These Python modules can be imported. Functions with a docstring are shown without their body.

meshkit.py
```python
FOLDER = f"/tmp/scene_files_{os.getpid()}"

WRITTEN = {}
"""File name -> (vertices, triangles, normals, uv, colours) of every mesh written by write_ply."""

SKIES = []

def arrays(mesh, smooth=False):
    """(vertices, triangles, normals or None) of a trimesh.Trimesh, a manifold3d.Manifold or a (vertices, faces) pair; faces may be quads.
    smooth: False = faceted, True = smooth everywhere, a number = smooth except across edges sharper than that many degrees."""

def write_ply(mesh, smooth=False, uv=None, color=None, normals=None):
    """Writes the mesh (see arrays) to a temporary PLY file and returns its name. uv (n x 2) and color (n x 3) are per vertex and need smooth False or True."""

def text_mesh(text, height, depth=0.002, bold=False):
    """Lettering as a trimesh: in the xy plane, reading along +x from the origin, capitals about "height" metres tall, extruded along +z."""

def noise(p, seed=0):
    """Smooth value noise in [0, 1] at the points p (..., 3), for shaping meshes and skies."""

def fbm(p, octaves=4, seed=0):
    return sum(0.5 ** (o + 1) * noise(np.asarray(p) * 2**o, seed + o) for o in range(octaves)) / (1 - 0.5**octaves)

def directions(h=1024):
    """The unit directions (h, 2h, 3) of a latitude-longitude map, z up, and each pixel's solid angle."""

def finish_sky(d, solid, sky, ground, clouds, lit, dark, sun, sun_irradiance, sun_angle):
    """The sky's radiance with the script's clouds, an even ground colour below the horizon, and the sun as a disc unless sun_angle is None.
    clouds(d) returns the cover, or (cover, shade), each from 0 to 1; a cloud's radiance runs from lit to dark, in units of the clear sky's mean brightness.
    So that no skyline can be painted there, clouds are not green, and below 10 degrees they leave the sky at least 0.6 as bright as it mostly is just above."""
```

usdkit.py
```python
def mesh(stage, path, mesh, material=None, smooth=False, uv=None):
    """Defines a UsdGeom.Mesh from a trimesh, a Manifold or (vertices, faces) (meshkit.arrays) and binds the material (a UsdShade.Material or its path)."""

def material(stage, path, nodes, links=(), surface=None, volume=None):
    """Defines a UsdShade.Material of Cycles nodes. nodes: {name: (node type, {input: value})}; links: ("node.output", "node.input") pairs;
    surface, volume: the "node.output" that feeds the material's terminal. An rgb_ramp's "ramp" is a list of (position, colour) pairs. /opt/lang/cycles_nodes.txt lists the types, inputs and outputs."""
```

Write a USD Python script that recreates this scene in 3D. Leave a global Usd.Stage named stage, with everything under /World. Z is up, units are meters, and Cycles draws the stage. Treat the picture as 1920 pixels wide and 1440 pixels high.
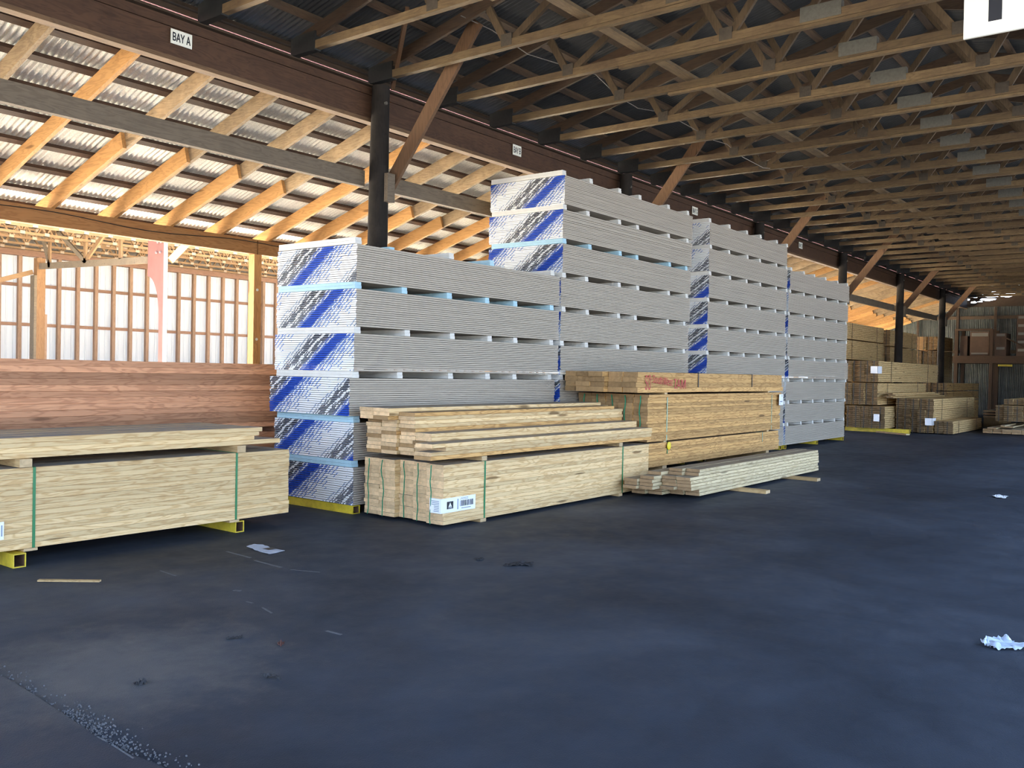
import math, random, re
import numpy as np
import trimesh, usdkit, meshkit
from shapely.geometry import Polygon, box as sbox
from shapely.ops import unary_union
from pxr import Usd, UsdGeom, UsdLux, UsdShade, Gf, Sdf, Vt

stage = Usd.Stage.CreateInMemory()
UsdGeom.SetStageUpAxis(stage, UsdGeom.Tokens.z)
UsdGeom.SetStageMetersPerUnit(stage, 1.0)
UsdGeom.Xform.Define(stage, '/World')
UsdGeom.Scope.Define(stage, '/World/Looks')
RNG = random.Random(7)
NPR = np.random.default_rng(11)

# ------------------------------------------------------------------ camera, sky, sun, exposure
YAW, PITCH, ROLL, FPX = 0.657677154541401, -0.013420545872880076, 0.019153453673367547, 1696.2943703836127
EXPOSURE = 1.2
SUN_DIR = np.array([0.10, -0.33, 0.86])        # towards the sun
SUN_STRENGTH = 13.0
SKY_STRENGTH = 2.4
cy, sy = math.cos(YAW), math.sin(YAW)
Fv = np.array([cy * math.cos(PITCH), sy * math.cos(PITCH), math.sin(PITCH)])
Rv = np.array([sy, -cy, 0.0]); Uv = np.cross(Rv, Fv)
cr, sr = math.cos(ROLL), math.sin(ROLL)
R2, U2 = cr * Rv + sr * Uv, -sr * Rv + cr * Uv
cam = UsdGeom.Camera.Define(stage, '/World/camera')
cam.CreateHorizontalApertureAttr(36.0); cam.CreateVerticalApertureAttr(27.0)
cam.CreateFocalLengthAttr(FPX / 1920 * 36.0)
cam.CreateClippingRangeAttr(Gf.Vec2f(0.05, 2000))
cam.CreateExposureAttr(EXPOSURE)
M = np.eye(4); M[0, :3], M[1, :3], M[2, :3], M[3, :3] = R2, U2, -Fv, (0, 0, 1.5)
cam.AddTransformOp().Set(Gf.Matrix4d(*M.ravel().tolist()))

dome = UsdLux.DomeLight.Define(stage, '/World/sky')
dome.CreateIntensityAttr(1.0)
sky_mat = usdkit.material(stage, '/World/Looks/sky', {'tc': ('texture_coordinate', {}), 'sx': ('separate_xyz', {}),
    'r': ('rgb_ramp', {'ramp': [(0.0, (0.70, 0.83, 1.0)), (0.12, (0.60, 0.76, 1.0)), (0.5, (0.43, 0.62, 1.0)), (1.0, (0.32, 0.53, 0.96))]}),
    'bg': ('background_shader', {'strength': SKY_STRENGTH})}, [('tc.generated', 'sx.vector'), ('sx.z', 'r.fac'), ('r.color', 'bg.color')], surface='bg.background')
UsdShade.MaterialBindingAPI.Apply(dome.GetPrim()).Bind(sky_mat)
sun = UsdLux.DistantLight.Define(stage, '/World/sun')
sun.CreateIntensityAttr(SUN_STRENGTH / 6.72e-5); sun.CreateAngleAttr(0.53); sun.CreateColorAttr(Gf.Vec3f(1.0, 0.92, 0.80))
sd = SUN_DIR / np.linalg.norm(SUN_DIR)
zx = np.cross([0, 0, 1], sd); zx /= np.linalg.norm(zx); zy = np.cross(sd, zx)
S = np.eye(4); S[0, :3], S[1, :3], S[2, :3] = zx, zy, sd
sun.AddTransformOp().Set(Gf.Matrix4d(*S.ravel().tolist()))

# ------------------------------------------------------------------ helpers
used = {}
def fresh(parent, name):
    k = (parent, name); n = used.get(k, 0); used[k] = n + 1
    return f'{parent}/{name}' + (f'_{n:03d}' if n else '')
def setd(p, **kw):
    for k, v in kw.items():
        if v: p.SetCustomDataByKey(k, v)
def thing(name, label=None, cat=None, loc=(0, 0, 0), rz=0, group=None, kind=None):
    x = UsdGeom.Xform.Define(stage, fresh('/World', name))
    x.AddTranslateOp().Set(Gf.Vec3d(*map(float, loc)))
    if rz: x.AddRotateZOp().Set(float(math.degrees(rz)))
    setd(x.GetPrim(), label=label, category=cat, group=group, kind=kind)
    return x.GetPrim()
def part(parent, name, m, mat, label=None, kind=None, smooth=False, uv=None):
    path = fresh(str(parent.GetPath()), name)
    p = usdkit.mesh(stage, path, m, mat, smooth=smooth, uv=uv).GetPrim()
    setd(p, label=label, kind=kind)
    return p
def solo(name, m, mat, label=None, cat=None, group=None, kind=None, smooth=False):
    p = usdkit.mesh(stage, fresh('/World', name), m, mat, smooth=smooth).GetPrim()
    setd(p, label=label, category=cat, group=group, kind=kind)
    return p
def copy_of(src, loc, label, group=None, rz=0):
    cd = src.GetCustomData()
    x = thing(re.sub(r'_\d{3}$', '', src.GetName()), label, cd['category'], loc, rz, group or cd.get('group'))
    x.GetReferences().AddInternalReference(src.GetPath())
    x.SetInstanceable(True)
    return x
def cat(*ms):
    vs, fs, n = [], [], 0
    for v, f in ms:
        vs.append(v); fs.append(f + n); n += len(v)
    return np.vstack(vs), np.vstack(fs)
BF = np.array([[0, 2, 3, 1], [4, 5, 7, 6], [0, 1, 5, 4], [2, 6, 7, 3], [0, 4, 6, 2], [1, 3, 7, 5]])
BT = np.vstack([BF[:, [0, 1, 2]], BF[:, [0, 2, 3]]])
def bx(x0, x1, y0, y1, z0, z1):
    v = np.array([[x, y, z] for x in (x0, x1) for y in (y0, y1) for z in (z0, z1)], float)
    return v, BT.copy()
def beam(p0, p1, w, h, up=(0, 0, 1)):
    """A squared timber from p0 to p1: w across, h along up."""
    p0, p1 = np.array(p0, float), np.array(p1, float)
    d = p1 - p0; L = np.linalg.norm(d); d /= L
    s = np.cross(up, d); s /= np.linalg.norm(s); u = np.cross(d, s)
    v = np.array([p0 + d * a * L + s * b * w + u * c * h for a in (0, 1) for b in (-.5, .5) for c in (-.5, .5)])
    return v, BT.copy()
def plank(x0, x1, y0, y1, z0, z1, c=0.004):
    """A board lying along X with eased long edges."""
    ys = [y0 + c, y1 - c, y1, y1, y1 - c, y0 + c, y0, y0]; zs = [z0, z0, z0 + c, z1 - c, z1, z1, z1 - c, z0 + c]
    v = np.array([[x, y, z] for x in (x0, x1) for y, z in zip(ys, zs)], float)
    f = []
    for i in range(8):
        j = (i + 1) % 8
        f += [[i, j, 8 + j], [i, 8 + j, 8 + i]]
    for i in range(1, 7):
        f += [[0, i + 1, i], [8, 8 + i, 8 + i + 1]]
    return v, np.array(f)[:, ::-1]
def rotz(m, a, cx, cy_):
    v, f = m; c, s = math.cos(a), math.sin(a); v = v.copy(); x, y = v[:, 0] - cx, v[:, 1] - cy_
    v[:, 0], v[:, 1] = cx + c * x - s * y, cy_ + s * x + c * y
    return v, f
def extrude(poly, t, o, u, w):
    """A shapely polygon laid in the plane o + a*u + b*w, t thick along u x w."""
    ms = []
    for g in getattr(poly, 'geoms', [poly]):
        m = trimesh.creation.extrude_polygon(g, t, engine='earcut')
        V = np.array(m.vertices); u_, w_ = np.array(u, float), np.array(w, float); n = np.cross(u_, w_)
        ms.append((np.array(o, float) + V[:, :1] * u_ + V[:, 1:2] * w_ + V[:, 2:] * n, np.array(m.faces)))
    return cat(*ms)
def lettering(text, h, o, u, w, depth=0.002, bold=True, centre=False, sx=1.0):
    m = meshkit.text_mesh(text, h, depth, bold); V = np.array(m.vertices); V[:, 0] *= sx
    if centre: V[:, 0] -= (V[:, 0].max() + V[:, 0].min()) / 2
    u, w = np.array(u, float), np.array(w, float)
    return np.array(o, float) + V[:, :1] * u + V[:, 1:2] * w + V[:, 2:] * np.cross(u, w), np.array(m.faces)
def corrug(o, u, d, width, length, pitch=0.068, amp=0.009, per=6, nl=1):
    """A corrugated sheet: waves follow each other along u, each runs along d."""
    u, d = np.array(u, float), np.array(d, float); d = d / np.linalg.norm(d); n = np.cross(u, d); n /= np.linalg.norm(n)
    N = int(round(width / pitch * per)); a = np.linspace(0, width, N + 1); b = np.linspace(0, length, nl + 1)
    z = amp * np.sin(2 * np.pi * a / pitch)
    v = (np.array(o, float) + a[:, None, None] * u + b[None, :, None] * d + z[:, None, None] * n).reshape(-1, 3)
    i, j = np.meshgrid(np.arange(N), np.arange(nl), indexing='ij'); k = (i * (nl + 1) + j).ravel()
    return v, np.vstack([np.stack([k, k + nl + 1, k + nl + 2], 1), np.stack([k, k + nl + 2, k + 1], 1)])
def tube(pts, r, sides=10, r2=None):
    p = np.array(pts, float); t = np.gradient(p, axis=0); t /= np.linalg.norm(t, axis=1, keepdims=True)
    a = np.cross(t, [0, 0, 1.0] if abs(t[0, 2]) < .9 else [1.0, 0, 0]); a /= np.linalg.norm(a, axis=1, keepdims=True); b = np.cross(t, a)
    rr = np.linspace(r, r2 if r2 else r, len(p)); g = np.arange(sides) * 2 * np.pi / sides
    v = (p[:, None] + rr[:, None, None] * (np.cos(g)[None, :, None] * a[:, None] + np.sin(g)[None, :, None] * b[:, None])).reshape(-1, 3)
    f = []
    for i in range(len(p) - 1):
        for j in range(sides):
            q = [i * sides + j, i * sides + (j + 1) % sides, (i + 1) * sides + (j + 1) % sides, (i + 1) * sides + j]
            f += [[q[0], q[1], q[2]], [q[0], q[2], q[3]]]
    for j in range(1, sides - 1):
        f += [[0, j + 1, j], [(len(p) - 1) * sides, (len(p) - 1) * sides + j, (len(p) - 1) * sides + j + 1]]
    return v, np.array(f)
ORD = 'first second third fourth fifth sixth seventh eighth ninth tenth eleventh twelfth thirteenth fourteenth fifteenth sixteenth seventeenth eighteenth nineteenth twentieth'.split()

# ------------------------------------------------------------------ materials
def mat(name, nodes, links, surface='p.BSDF'):
    return usdkit.material(stage, '/World/Looks/' + name, nodes, links, surface=surface)
def plain(name, col, rough=0.6, metal=0.0, var=0.0, scale=6.0, spec=0.5, bump=0.0):
    nodes = {'p': ('principled_bsdf', {'base_color': col, 'roughness': rough, 'metallic': metal, 'specular_ior_level': spec})}
    links = []
    if var:
        lo = tuple(c * (1 - var) for c in col); hi = tuple(min(1, c * (1 + var)) for c in col)
        nodes |= {'g': ('geometry', {}), 'n': ('noise_texture', {'scale': scale, 'detail': 5.0, 'roughness': 0.65}), 'r': ('rgb_ramp', {'ramp': [(0.25, lo), (0.75, hi)]})}
        links += [('g.position', 'n.vector'), ('n.fac', 'r.fac'), ('r.color', 'p.base_color')]
        if bump:
            nodes['b'] = ('bump', {'strength': bump, 'distance': 0.01}); links += [('n.fac', 'b.height'), ('b.normal', 'p.normal')]
    return mat(name, nodes, links)
def wood(name, light, dark, axis='x', tint=0.25, knots=0.5, rough=0.7, end=None, dust_sky=None, grime=0.0, grimecol=(0.06, 0.05, 0.04), contrast=0.5):
    """Sawn timber: stretched grain with cathedral bands, knots, per-board tint, end grain on faces square to the axis, dust and painted sky sheen on upward faces."""
    st = {'x': (1.1, 9, 9), 'y': (9, 1.1, 9), 'z': (9, 9, 1.1)}[axis]
    kn = {'x': (1.6, 9, 9), 'y': (9, 1.6, 9), 'z': (9, 9, 1.6)}[axis]
    N = {'g': ('geometry', {}), 'oi': ('object_info', {}),
         'off': ('vector_math', {'math_type': 'scale', 'vector1': (53.1, 31.7, 71.3)}),
         'pos': ('vector_math', {'math_type': 'add'}),
         'm': ('mapping', {'scale': st}), 'n': ('noise_texture', {'scale': 1.3, 'detail': 3.0, 'roughness': 0.5, 'distortion': 0.6}),
         'k': ('math', {'math_type': 'multiply', 'value2': 48.0}), 's': ('math', {'math_type': 'sine'}),
         'mr': ('map_range', {'from_min': -1.0, 'from_max': 1.0, 'to_min': 0.0, 'to_max': 1.0}),
         'm2': ('mapping', {'scale': tuple(c * 4 for c in st)}), 'n2': ('noise_texture', {'scale': 3.0, 'detail': 4.0, 'roughness': 0.7}),
         'mixf': ('mix_float', {'fac': 0.42}),
         'r': ('rgb_ramp', {'ramp': [(0.25, light), (0.55, tuple(a * (1 - .22 * contrast) + b * .22 * contrast for a, b in zip(light, dark))), (0.78, tuple(a * (1 - .9 * contrast) + b * .9 * contrast for a, b in zip(light, dark)))]}),
         'mk': ('mapping', {'scale': kn}), 'v': ('voronoi_texture', {'scale': 0.55, 'randomness': 1.0}),
         'vr': ('rgb_ramp', {'ramp': [(0.0, (knots,) * 3), (0.075, (knots,) * 3), (0.13, (0.0,) * 3)]}),
         'mk2': ('mix_color', {'b': tuple(c * 0.35 for c in dark)}),
         'tv': ('map_range', {'from_min': 0.0, 'from_max': 1.0, 'to_min': 1 - tint, 'to_max': 1 + tint * 0.6}),
         'tm': ('vector_math', {'math_type': 'scale'}),
         'p': ('principled_bsdf', {'roughness': rough, 'specular_ior_level': 0.25}),
         'b': ('bump', {'strength': 0.25, 'distance': 0.004})}
    L = [('oi.random', 'off.scale'), ('g.position', 'pos.vector1'), ('off.vector', 'pos.vector2'), ('pos.vector', 'm.vector'), ('m.vector', 'n.vector'),
         ('n.fac', 'k.value1'), ('k.value', 's.value1'), ('s.value', 'mr.value'), ('pos.vector', 'm2.vector'), ('m2.vector', 'n2.vector'),
         ('mr.result', 'mixf.a'), ('n2.fac', 'mixf.b'), ('mixf.result', 'r.fac'), ('pos.vector', 'mk.vector'), ('mk.vector', 'v.vector'),
         ('v.distance', 'vr.fac'), ('vr.color', 'mk2.fac'), ('r.color', 'mk2.a'), ('oi.random', 'tv.value'),
         ('mk2.result', 'tm.vector1'), ('tv.result', 'tm.scale'), ('n2.fac', 'b.height'), ('b.normal', 'p.normal')]
    out = 'tm.vector'
    N['sx'] = ('separate_xyz', {}); L.append(('g.normal', 'sx.vector'))
    if end:
        N |= {'ab': ('math', {'math_type': 'absolute'}), 'gt': ('math', {'math_type': 'greater_than', 'value2': 0.75}), 'ne': ('noise_texture', {'scale': 14.0, 'detail': 3.0, 'distortion': 1.0}),
              'er': ('rgb_ramp', {'ramp': [(0.3, tuple(c * .72 for c in end)), (0.7, end)]}), 'et': ('vector_math', {'math_type': 'scale'}), 'em': ('mix_color', {})}
        L += [('sx.' + axis, 'ab.value1'), ('ab.value', 'gt.value1'), ('pos.vector', 'ne.vector'), ('ne.fac', 'er.fac'), ('er.color', 'et.vector1'), ('tv.result', 'et.scale'),
              ('gt.value', 'em.fac'), (out, 'em.a'), ('et.vector', 'em.b')]
        out = 'em.result'
    if dust_sky:  # dusty grey mixed with sky reflection, coloured onto upward faces
        N |= {'dg': ('math', {'math_type': 'greater_than', 'value2': 0.9}), 'dn': ('noise_texture', {'scale': 2.2, 'detail': 5.0}), 'dr': ('map_range', {'from_min': 0.3, 'from_max': 0.7, 'to_min': 0.55, 'to_max': 0.95}),
              'df': ('math', {'math_type': 'multiply'}), 'dm': ('mix_color', {'b': dust_sky})}
        L += [('sx.z', 'dg.value1'), ('g.position', 'dn.vector'), ('dn.fac', 'dr.value'), ('dr.result', 'df.value1'), ('dg.value', 'df.value2'), ('df.value', 'dm.fac'), (out, 'dm.a')]
        out = 'dm.result'
    if grime:
        N |= {'gn': ('noise_texture', {'scale': 2.6, 'detail': 6.0, 'roughness': 0.7}), 'gr': ('map_range', {'from_min': 0.42, 'from_max': 0.68, 'to_min': 0.0, 'to_max': grime, 'clamp': True}), 'gm': ('mix_color', {'b': grimecol})}
        L += [('pos.vector', 'gn.vector'), ('gn.fac', 'gr.value'), ('gr.result', 'gm.fac'), (out, 'gm.a')]
        out = 'gm.result'
    L.append((out, 'p.base_color'))
    return mat(name, N, L)

PINE = wood('pine', (0.73, 0.53, 0.275), (0.48, 0.27, 0.095), tint=0.2, knots=0.85, end=(0.80, 0.55, 0.30), dust_sky=(0.21, 0.205, 0.20), contrast=.62)
PINE_WARM = wood('pine_warm', (0.59, 0.35, 0.13), (0.30, 0.15, 0.045), tint=0.26, knots=0.8, end=(0.40, 0.245, 0.11), dust_sky=(0.20, 0.165, 0.12), contrast=.7)
PINE_GREY = wood('pine_pale', (0.66, 0.545, 0.33), (0.36, 0.26, 0.12), tint=0.2, knots=0.7, end=(0.42, 0.27, 0.14), dust_sky=(0.24, 0.20, 0.16), contrast=.6)
FARPINE = wood('far_pine', (0.66, 0.46, 0.215), (0.36, 0.22, 0.08), tint=0.2, knots=0.6, end=(0.21, 0.135, 0.065), contrast=.6)  # end faces coloured dark, standing in for light reaching only the sides
RED = wood('red_lumber', (0.66, 0.335, 0.18), (0.36, 0.15, 0.075), tint=0.4, knots=0.7, end=(0.34, 0.15, 0.08), contrast=.6)
ORANGE_Y = wood('rafter_orange', (0.54, 0.29, 0.105), (0.32, 0.15, 0.05), axis='y', tint=0.25, knots=0.7)
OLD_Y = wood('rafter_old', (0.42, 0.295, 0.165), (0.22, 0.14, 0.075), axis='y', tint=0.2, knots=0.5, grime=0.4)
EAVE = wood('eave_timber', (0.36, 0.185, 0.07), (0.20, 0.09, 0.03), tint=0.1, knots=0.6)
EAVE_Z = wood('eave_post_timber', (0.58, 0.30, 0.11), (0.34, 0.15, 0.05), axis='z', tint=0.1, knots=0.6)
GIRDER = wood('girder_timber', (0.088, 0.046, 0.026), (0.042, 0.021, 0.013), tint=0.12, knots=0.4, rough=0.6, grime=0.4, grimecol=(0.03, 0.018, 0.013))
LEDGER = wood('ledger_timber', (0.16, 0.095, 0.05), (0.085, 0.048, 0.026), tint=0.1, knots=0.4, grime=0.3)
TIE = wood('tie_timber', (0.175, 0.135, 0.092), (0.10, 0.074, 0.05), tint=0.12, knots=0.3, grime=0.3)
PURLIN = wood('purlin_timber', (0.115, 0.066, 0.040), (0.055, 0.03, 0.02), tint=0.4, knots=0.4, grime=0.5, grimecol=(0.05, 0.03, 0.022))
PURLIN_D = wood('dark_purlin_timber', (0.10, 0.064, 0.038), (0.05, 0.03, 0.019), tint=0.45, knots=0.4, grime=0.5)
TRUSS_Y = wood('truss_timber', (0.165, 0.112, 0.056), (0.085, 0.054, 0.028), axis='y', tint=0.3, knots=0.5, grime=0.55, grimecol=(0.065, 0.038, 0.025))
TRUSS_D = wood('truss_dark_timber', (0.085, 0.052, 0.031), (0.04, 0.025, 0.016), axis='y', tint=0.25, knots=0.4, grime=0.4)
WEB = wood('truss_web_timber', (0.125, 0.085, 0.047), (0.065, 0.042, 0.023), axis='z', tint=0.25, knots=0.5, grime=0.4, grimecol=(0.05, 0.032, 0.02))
RUNNER = wood('runner_timber', (0.19, 0.13, 0.07), (0.10, 0.062, 0.034), tint=0.2, knots=0.5, grime=0.5)
BRACE = wood('brace_timber', (0.17, 0.095, 0.05), (0.085, 0.048, 0.025), axis='z', tint=0.2, knots=0.6, grime=0.3, grimecol=(0.12, 0.06, 0.035))
STUD = wood('stud_timber', (0.27, 0.17, 0.11), (0.18, 0.10, 0.06), axis='z', tint=0.15, knots=0.4)
GIRT = wood('girt_timber', (0.23, 0.13, 0.085), (0.15, 0.08, 0.05), tint=0.15, knots=0.4)
SHEDT = wood('shed_truss_timber', (0.20, 0.12, 0.06), (0.13, 0.075, 0.035), tint=0.15, knots=0.3)
STICK = wood('dunnage_timber', (0.50, 0.34, 0.16), (0.28, 0.17, 0.07), axis='y', tint=0.2, knots=0.3, end=(0.62, 0.45, 0.25))
CREATE = wood('creosote_pole', (0.019, 0.015, 0.012), (0.009, 0.007, 0.006), axis='z', tint=0.1, knots=0.2, rough=0.85, grime=0.5, grimecol=(0.04, 0.033, 0.027))
CRATE = wood('crate_board', (0.12, 0.07, 0.04), (0.065, 0.037, 0.02), tint=0.25, knots=0.2)
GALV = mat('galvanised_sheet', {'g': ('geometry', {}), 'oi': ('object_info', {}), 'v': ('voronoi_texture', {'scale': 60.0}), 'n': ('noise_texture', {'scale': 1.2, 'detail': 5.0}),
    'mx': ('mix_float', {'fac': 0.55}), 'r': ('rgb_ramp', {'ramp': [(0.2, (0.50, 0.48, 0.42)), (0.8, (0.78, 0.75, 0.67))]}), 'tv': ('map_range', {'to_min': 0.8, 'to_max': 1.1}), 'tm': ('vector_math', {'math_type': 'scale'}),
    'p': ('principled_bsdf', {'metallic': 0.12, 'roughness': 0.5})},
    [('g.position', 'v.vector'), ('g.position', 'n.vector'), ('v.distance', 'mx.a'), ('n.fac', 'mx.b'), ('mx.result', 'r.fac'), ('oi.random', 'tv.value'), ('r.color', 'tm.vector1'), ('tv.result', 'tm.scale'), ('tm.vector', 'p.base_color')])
GALV_D = plain('dim_aged_roof_sheet', (0.050, 0.050, 0.048), 0.6, 0.3, 0.35, 3.0)  # aged galvanised sheet, darkened in colour for the dimness under the roof
PLATE = plain('truss_plate_steel', (0.115, 0.108, 0.088), 0.65, 0.25, 0.2, 30.0)
NODE = plain('node_plate_steel', (0.065, 0.05, 0.034), 0.8, 0.1, 0.25, 30.0)
PLATE_D = plain('heel_plate_steel', (0.035, 0.037, 0.035), 0.55, 0.5, 0.25, 30.0)
WALLP = mat('white_wall_panel', {'p': ('principled_bsdf', {'base_color': (0.29, 0.285, 0.265), 'roughness': 0.5}), 't': ('translucent_bsdf', {'color': (0.80, 0.84, 0.88)}), 'm': ('mix_closure', {'fac': 0.05})},
    [('p.BSDF', 'm.closure1'), ('t.BSDF', 'm.closure2')], surface='m.closure')
FARWALL = plain('far_wall_sheet', (0.085, 0.09, 0.08), 0.6, 0.2, 0.5, 1.4)
SHEDROOF = plain('shed_roof_sheet', (0.10, 0.085, 0.07), 0.7, 0.0, 0.5, 2.0)
PINKSTEEL = plain('red_painted_steel', (0.17, 0.072, 0.06), 0.7, 0.0, 0.12, 3.0)
PINKLIGHT = plain('sunlit_red_steel', (0.20, 0.145, 0.145), 0.7, 0.0, 0.08, 3.0)  # paler copy of the red steel, sunlight mixed into the colour
SHEDPLATE = plain('shed_plate_steel', (0.30, 0.22, 0.15), 0.6)
SHEDPOST = wood('shed_post_timber', (0.22, 0.12, 0.055), (0.13, 0.065, 0.03), axis='z', tint=0.1, knots=0.5)
REDGLOW = mat('red_glow_sheet', {'p': ('principled_bsdf', {'base_color': (0.40, 0.14, 0.12), 'roughness': 0.5}), 't': ('translucent_bsdf', {'color': (0.30, 0.16, 0.145)}), 'm': ('mix_closure', {'fac': 0.5})},
    [('p.BSDF', 'm.closure1'), ('t.BSDF', 'm.closure2')], surface='m.closure')  # translucent so that the invented slot strip glows
YELLOW = plain('yellow_steel', (0.58, 0.43, 0.03), 0.5, 0.0, 0.35, 7.0)
RUST = plain('tube_inside', (0.10, 0.05, 0.025), 0.8, 0.0, 0.3, 15.0)
GREENSTRAP = plain('green_strap', (0.03, 0.19, 0.07), 0.35)
PALESTRAP = plain('pale_strap', (0.30, 0.42, 0.28), 0.4)
BLACKSTRAP = plain('black_strap', (0.015, 0.014, 0.013), 0.5)
GREENPAINT = plain('green_end_paint', (0.03, 0.20, 0.09), 0.7, 0.0, 0.3, 40.0)
WHITE = plain('white_paper', (0.82, 0.84, 0.88), 0.55)
INK = plain('black_ink', (0.012, 0.013, 0.018), 0.5)
GREYINK = plain('grey_ink', (0.28, 0.31, 0.38), 0.6)
REDPAINT = plain('red_spray', (0.42, 0.035, 0.035), 0.6)
SIGN = plain('sign_face', (0.80, 0.79, 0.68), 0.45)
SLEEP_W = plain('pale_sleeper', (0.66, 0.64, 0.58), 0.85, 0.0, 0.06, 12.0)
SLEEP_B = plain('blue_sleeper', (0.40, 0.60, 0.68), 0.85, 0.0, 0.08, 12.0)
CARD = plain('cardboard', (0.13, 0.075, 0.043), 0.8, 0.0, 0.2, 3.0)
CARDTAPE = plain('carton_label', (0.26, 0.23, 0.18), 0.7)
PLASTIC = mat('clear_wrap', {'p': ('principled_bsdf', {'base_color': (0.60, 0.70, 0.85), 'roughness': 0.25, 'specular_ior_level': 0.8})}, [])
BIT = plain('dark_litter', (0.022, 0.022, 0.025), 0.7)
WIRE = plain('grey_wire', (0.22, 0.19, 0.16), 0.6)
PEBBLE = plain('pale_gravel', (0.10, 0.10, 0.105), 0.8, 0.0, 0.6, 30.0)
TREAD = plain('dead_leaf', (0.10, 0.04, 0.03), 0.8)

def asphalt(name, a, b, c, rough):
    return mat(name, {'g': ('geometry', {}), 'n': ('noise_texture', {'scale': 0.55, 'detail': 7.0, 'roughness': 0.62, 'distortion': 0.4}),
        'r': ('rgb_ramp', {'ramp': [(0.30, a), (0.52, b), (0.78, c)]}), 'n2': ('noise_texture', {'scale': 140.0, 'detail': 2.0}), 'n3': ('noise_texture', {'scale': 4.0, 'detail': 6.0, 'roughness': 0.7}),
        'v': ('voronoi_texture', {'scale': 20.0}), 'sp': ('rgb_ramp', {'ramp': [(0.0, (0.8,) * 3), (0.03, (0.5,) * 3), (0.05, (0.0,) * 3)]}), 'n4': ('noise_texture', {'scale': 1.1, 'detail': 3.0}), 'g4': ('map_range', {'from_min': 0.5, 'from_max': 0.7, 'to_min': 0.0, 'to_max': 1.0, 'clamp': True}),
        'sf': ('math', {'math_type': 'multiply'}), 'mx': ('mix_color', {'b': (0.22, 0.23, 0.25)}),
        'mg': ('mix_color', {'blend_type': 'multiply', 'fac': 0.55}), 'r3': ('rgb_ramp', {'ramp': [(0.25, (0.72,) * 3), (0.75, (1.25,) * 3)]}),
        'dv': ('vector_math', {'math_type': 'distance', 'vector2': (2.35, 4.25, 0.0)}), 'dd': ('math', {'math_type': 'add'}), 'dr': ('map_range', {'from_min': 0.75, 'from_max': 1.35, 'to_min': 0.75, 'to_max': 0.0, 'clamp': True}), 'dmx': ('mix_color', {'b': (0.105, 0.105, 0.105)}),
        'hh': ('math', {'math_type': 'add'}), 'b': ('bump', {'strength': 0.35, 'distance': 0.006}), 'rr': ('map_range', {'from_min': 0.3, 'from_max': 0.7, 'to_min': rough - 0.08, 'to_max': rough + 0.12}),
        'p': ('principled_bsdf', {'specular_ior_level': 0.25})},
        [('g.position', 'n.vector'), ('n.fac', 'r.fac'), ('g.position', 'n2.vector'), ('g.position', 'n3.vector'), ('g.position', 'v.vector'), ('v.distance', 'sp.fac'), ('g.position', 'n4.vector'), ('n4.fac', 'g4.value'),
         ('g.position', 'dv.vector1'), ('dv.value', 'dd.value1'), ('n3.fac', 'dd.value2'), ('dd.value', 'dr.value'), ('mg.result', 'dmx.a'), ('dr.result', 'dmx.fac'), ('sp.color', 'sf.value1'), ('g4.result', 'sf.value2'), ('r.color', 'mg.a'), ('n3.fac', 'r3.fac'), ('r3.color', 'mg.b'), ('dmx.result', 'mx.a'), ('sf.value', 'mx.fac'), ('mx.result', 'p.base_color'),
         ('n2.fac', 'hh.value1'), ('n3.fac', 'hh.value2'), ('hh.value', 'b.height'), ('b.normal', 'p.normal'), ('n3.fac', 'rr.value'), ('rr.result', 'p.roughness')])
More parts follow.
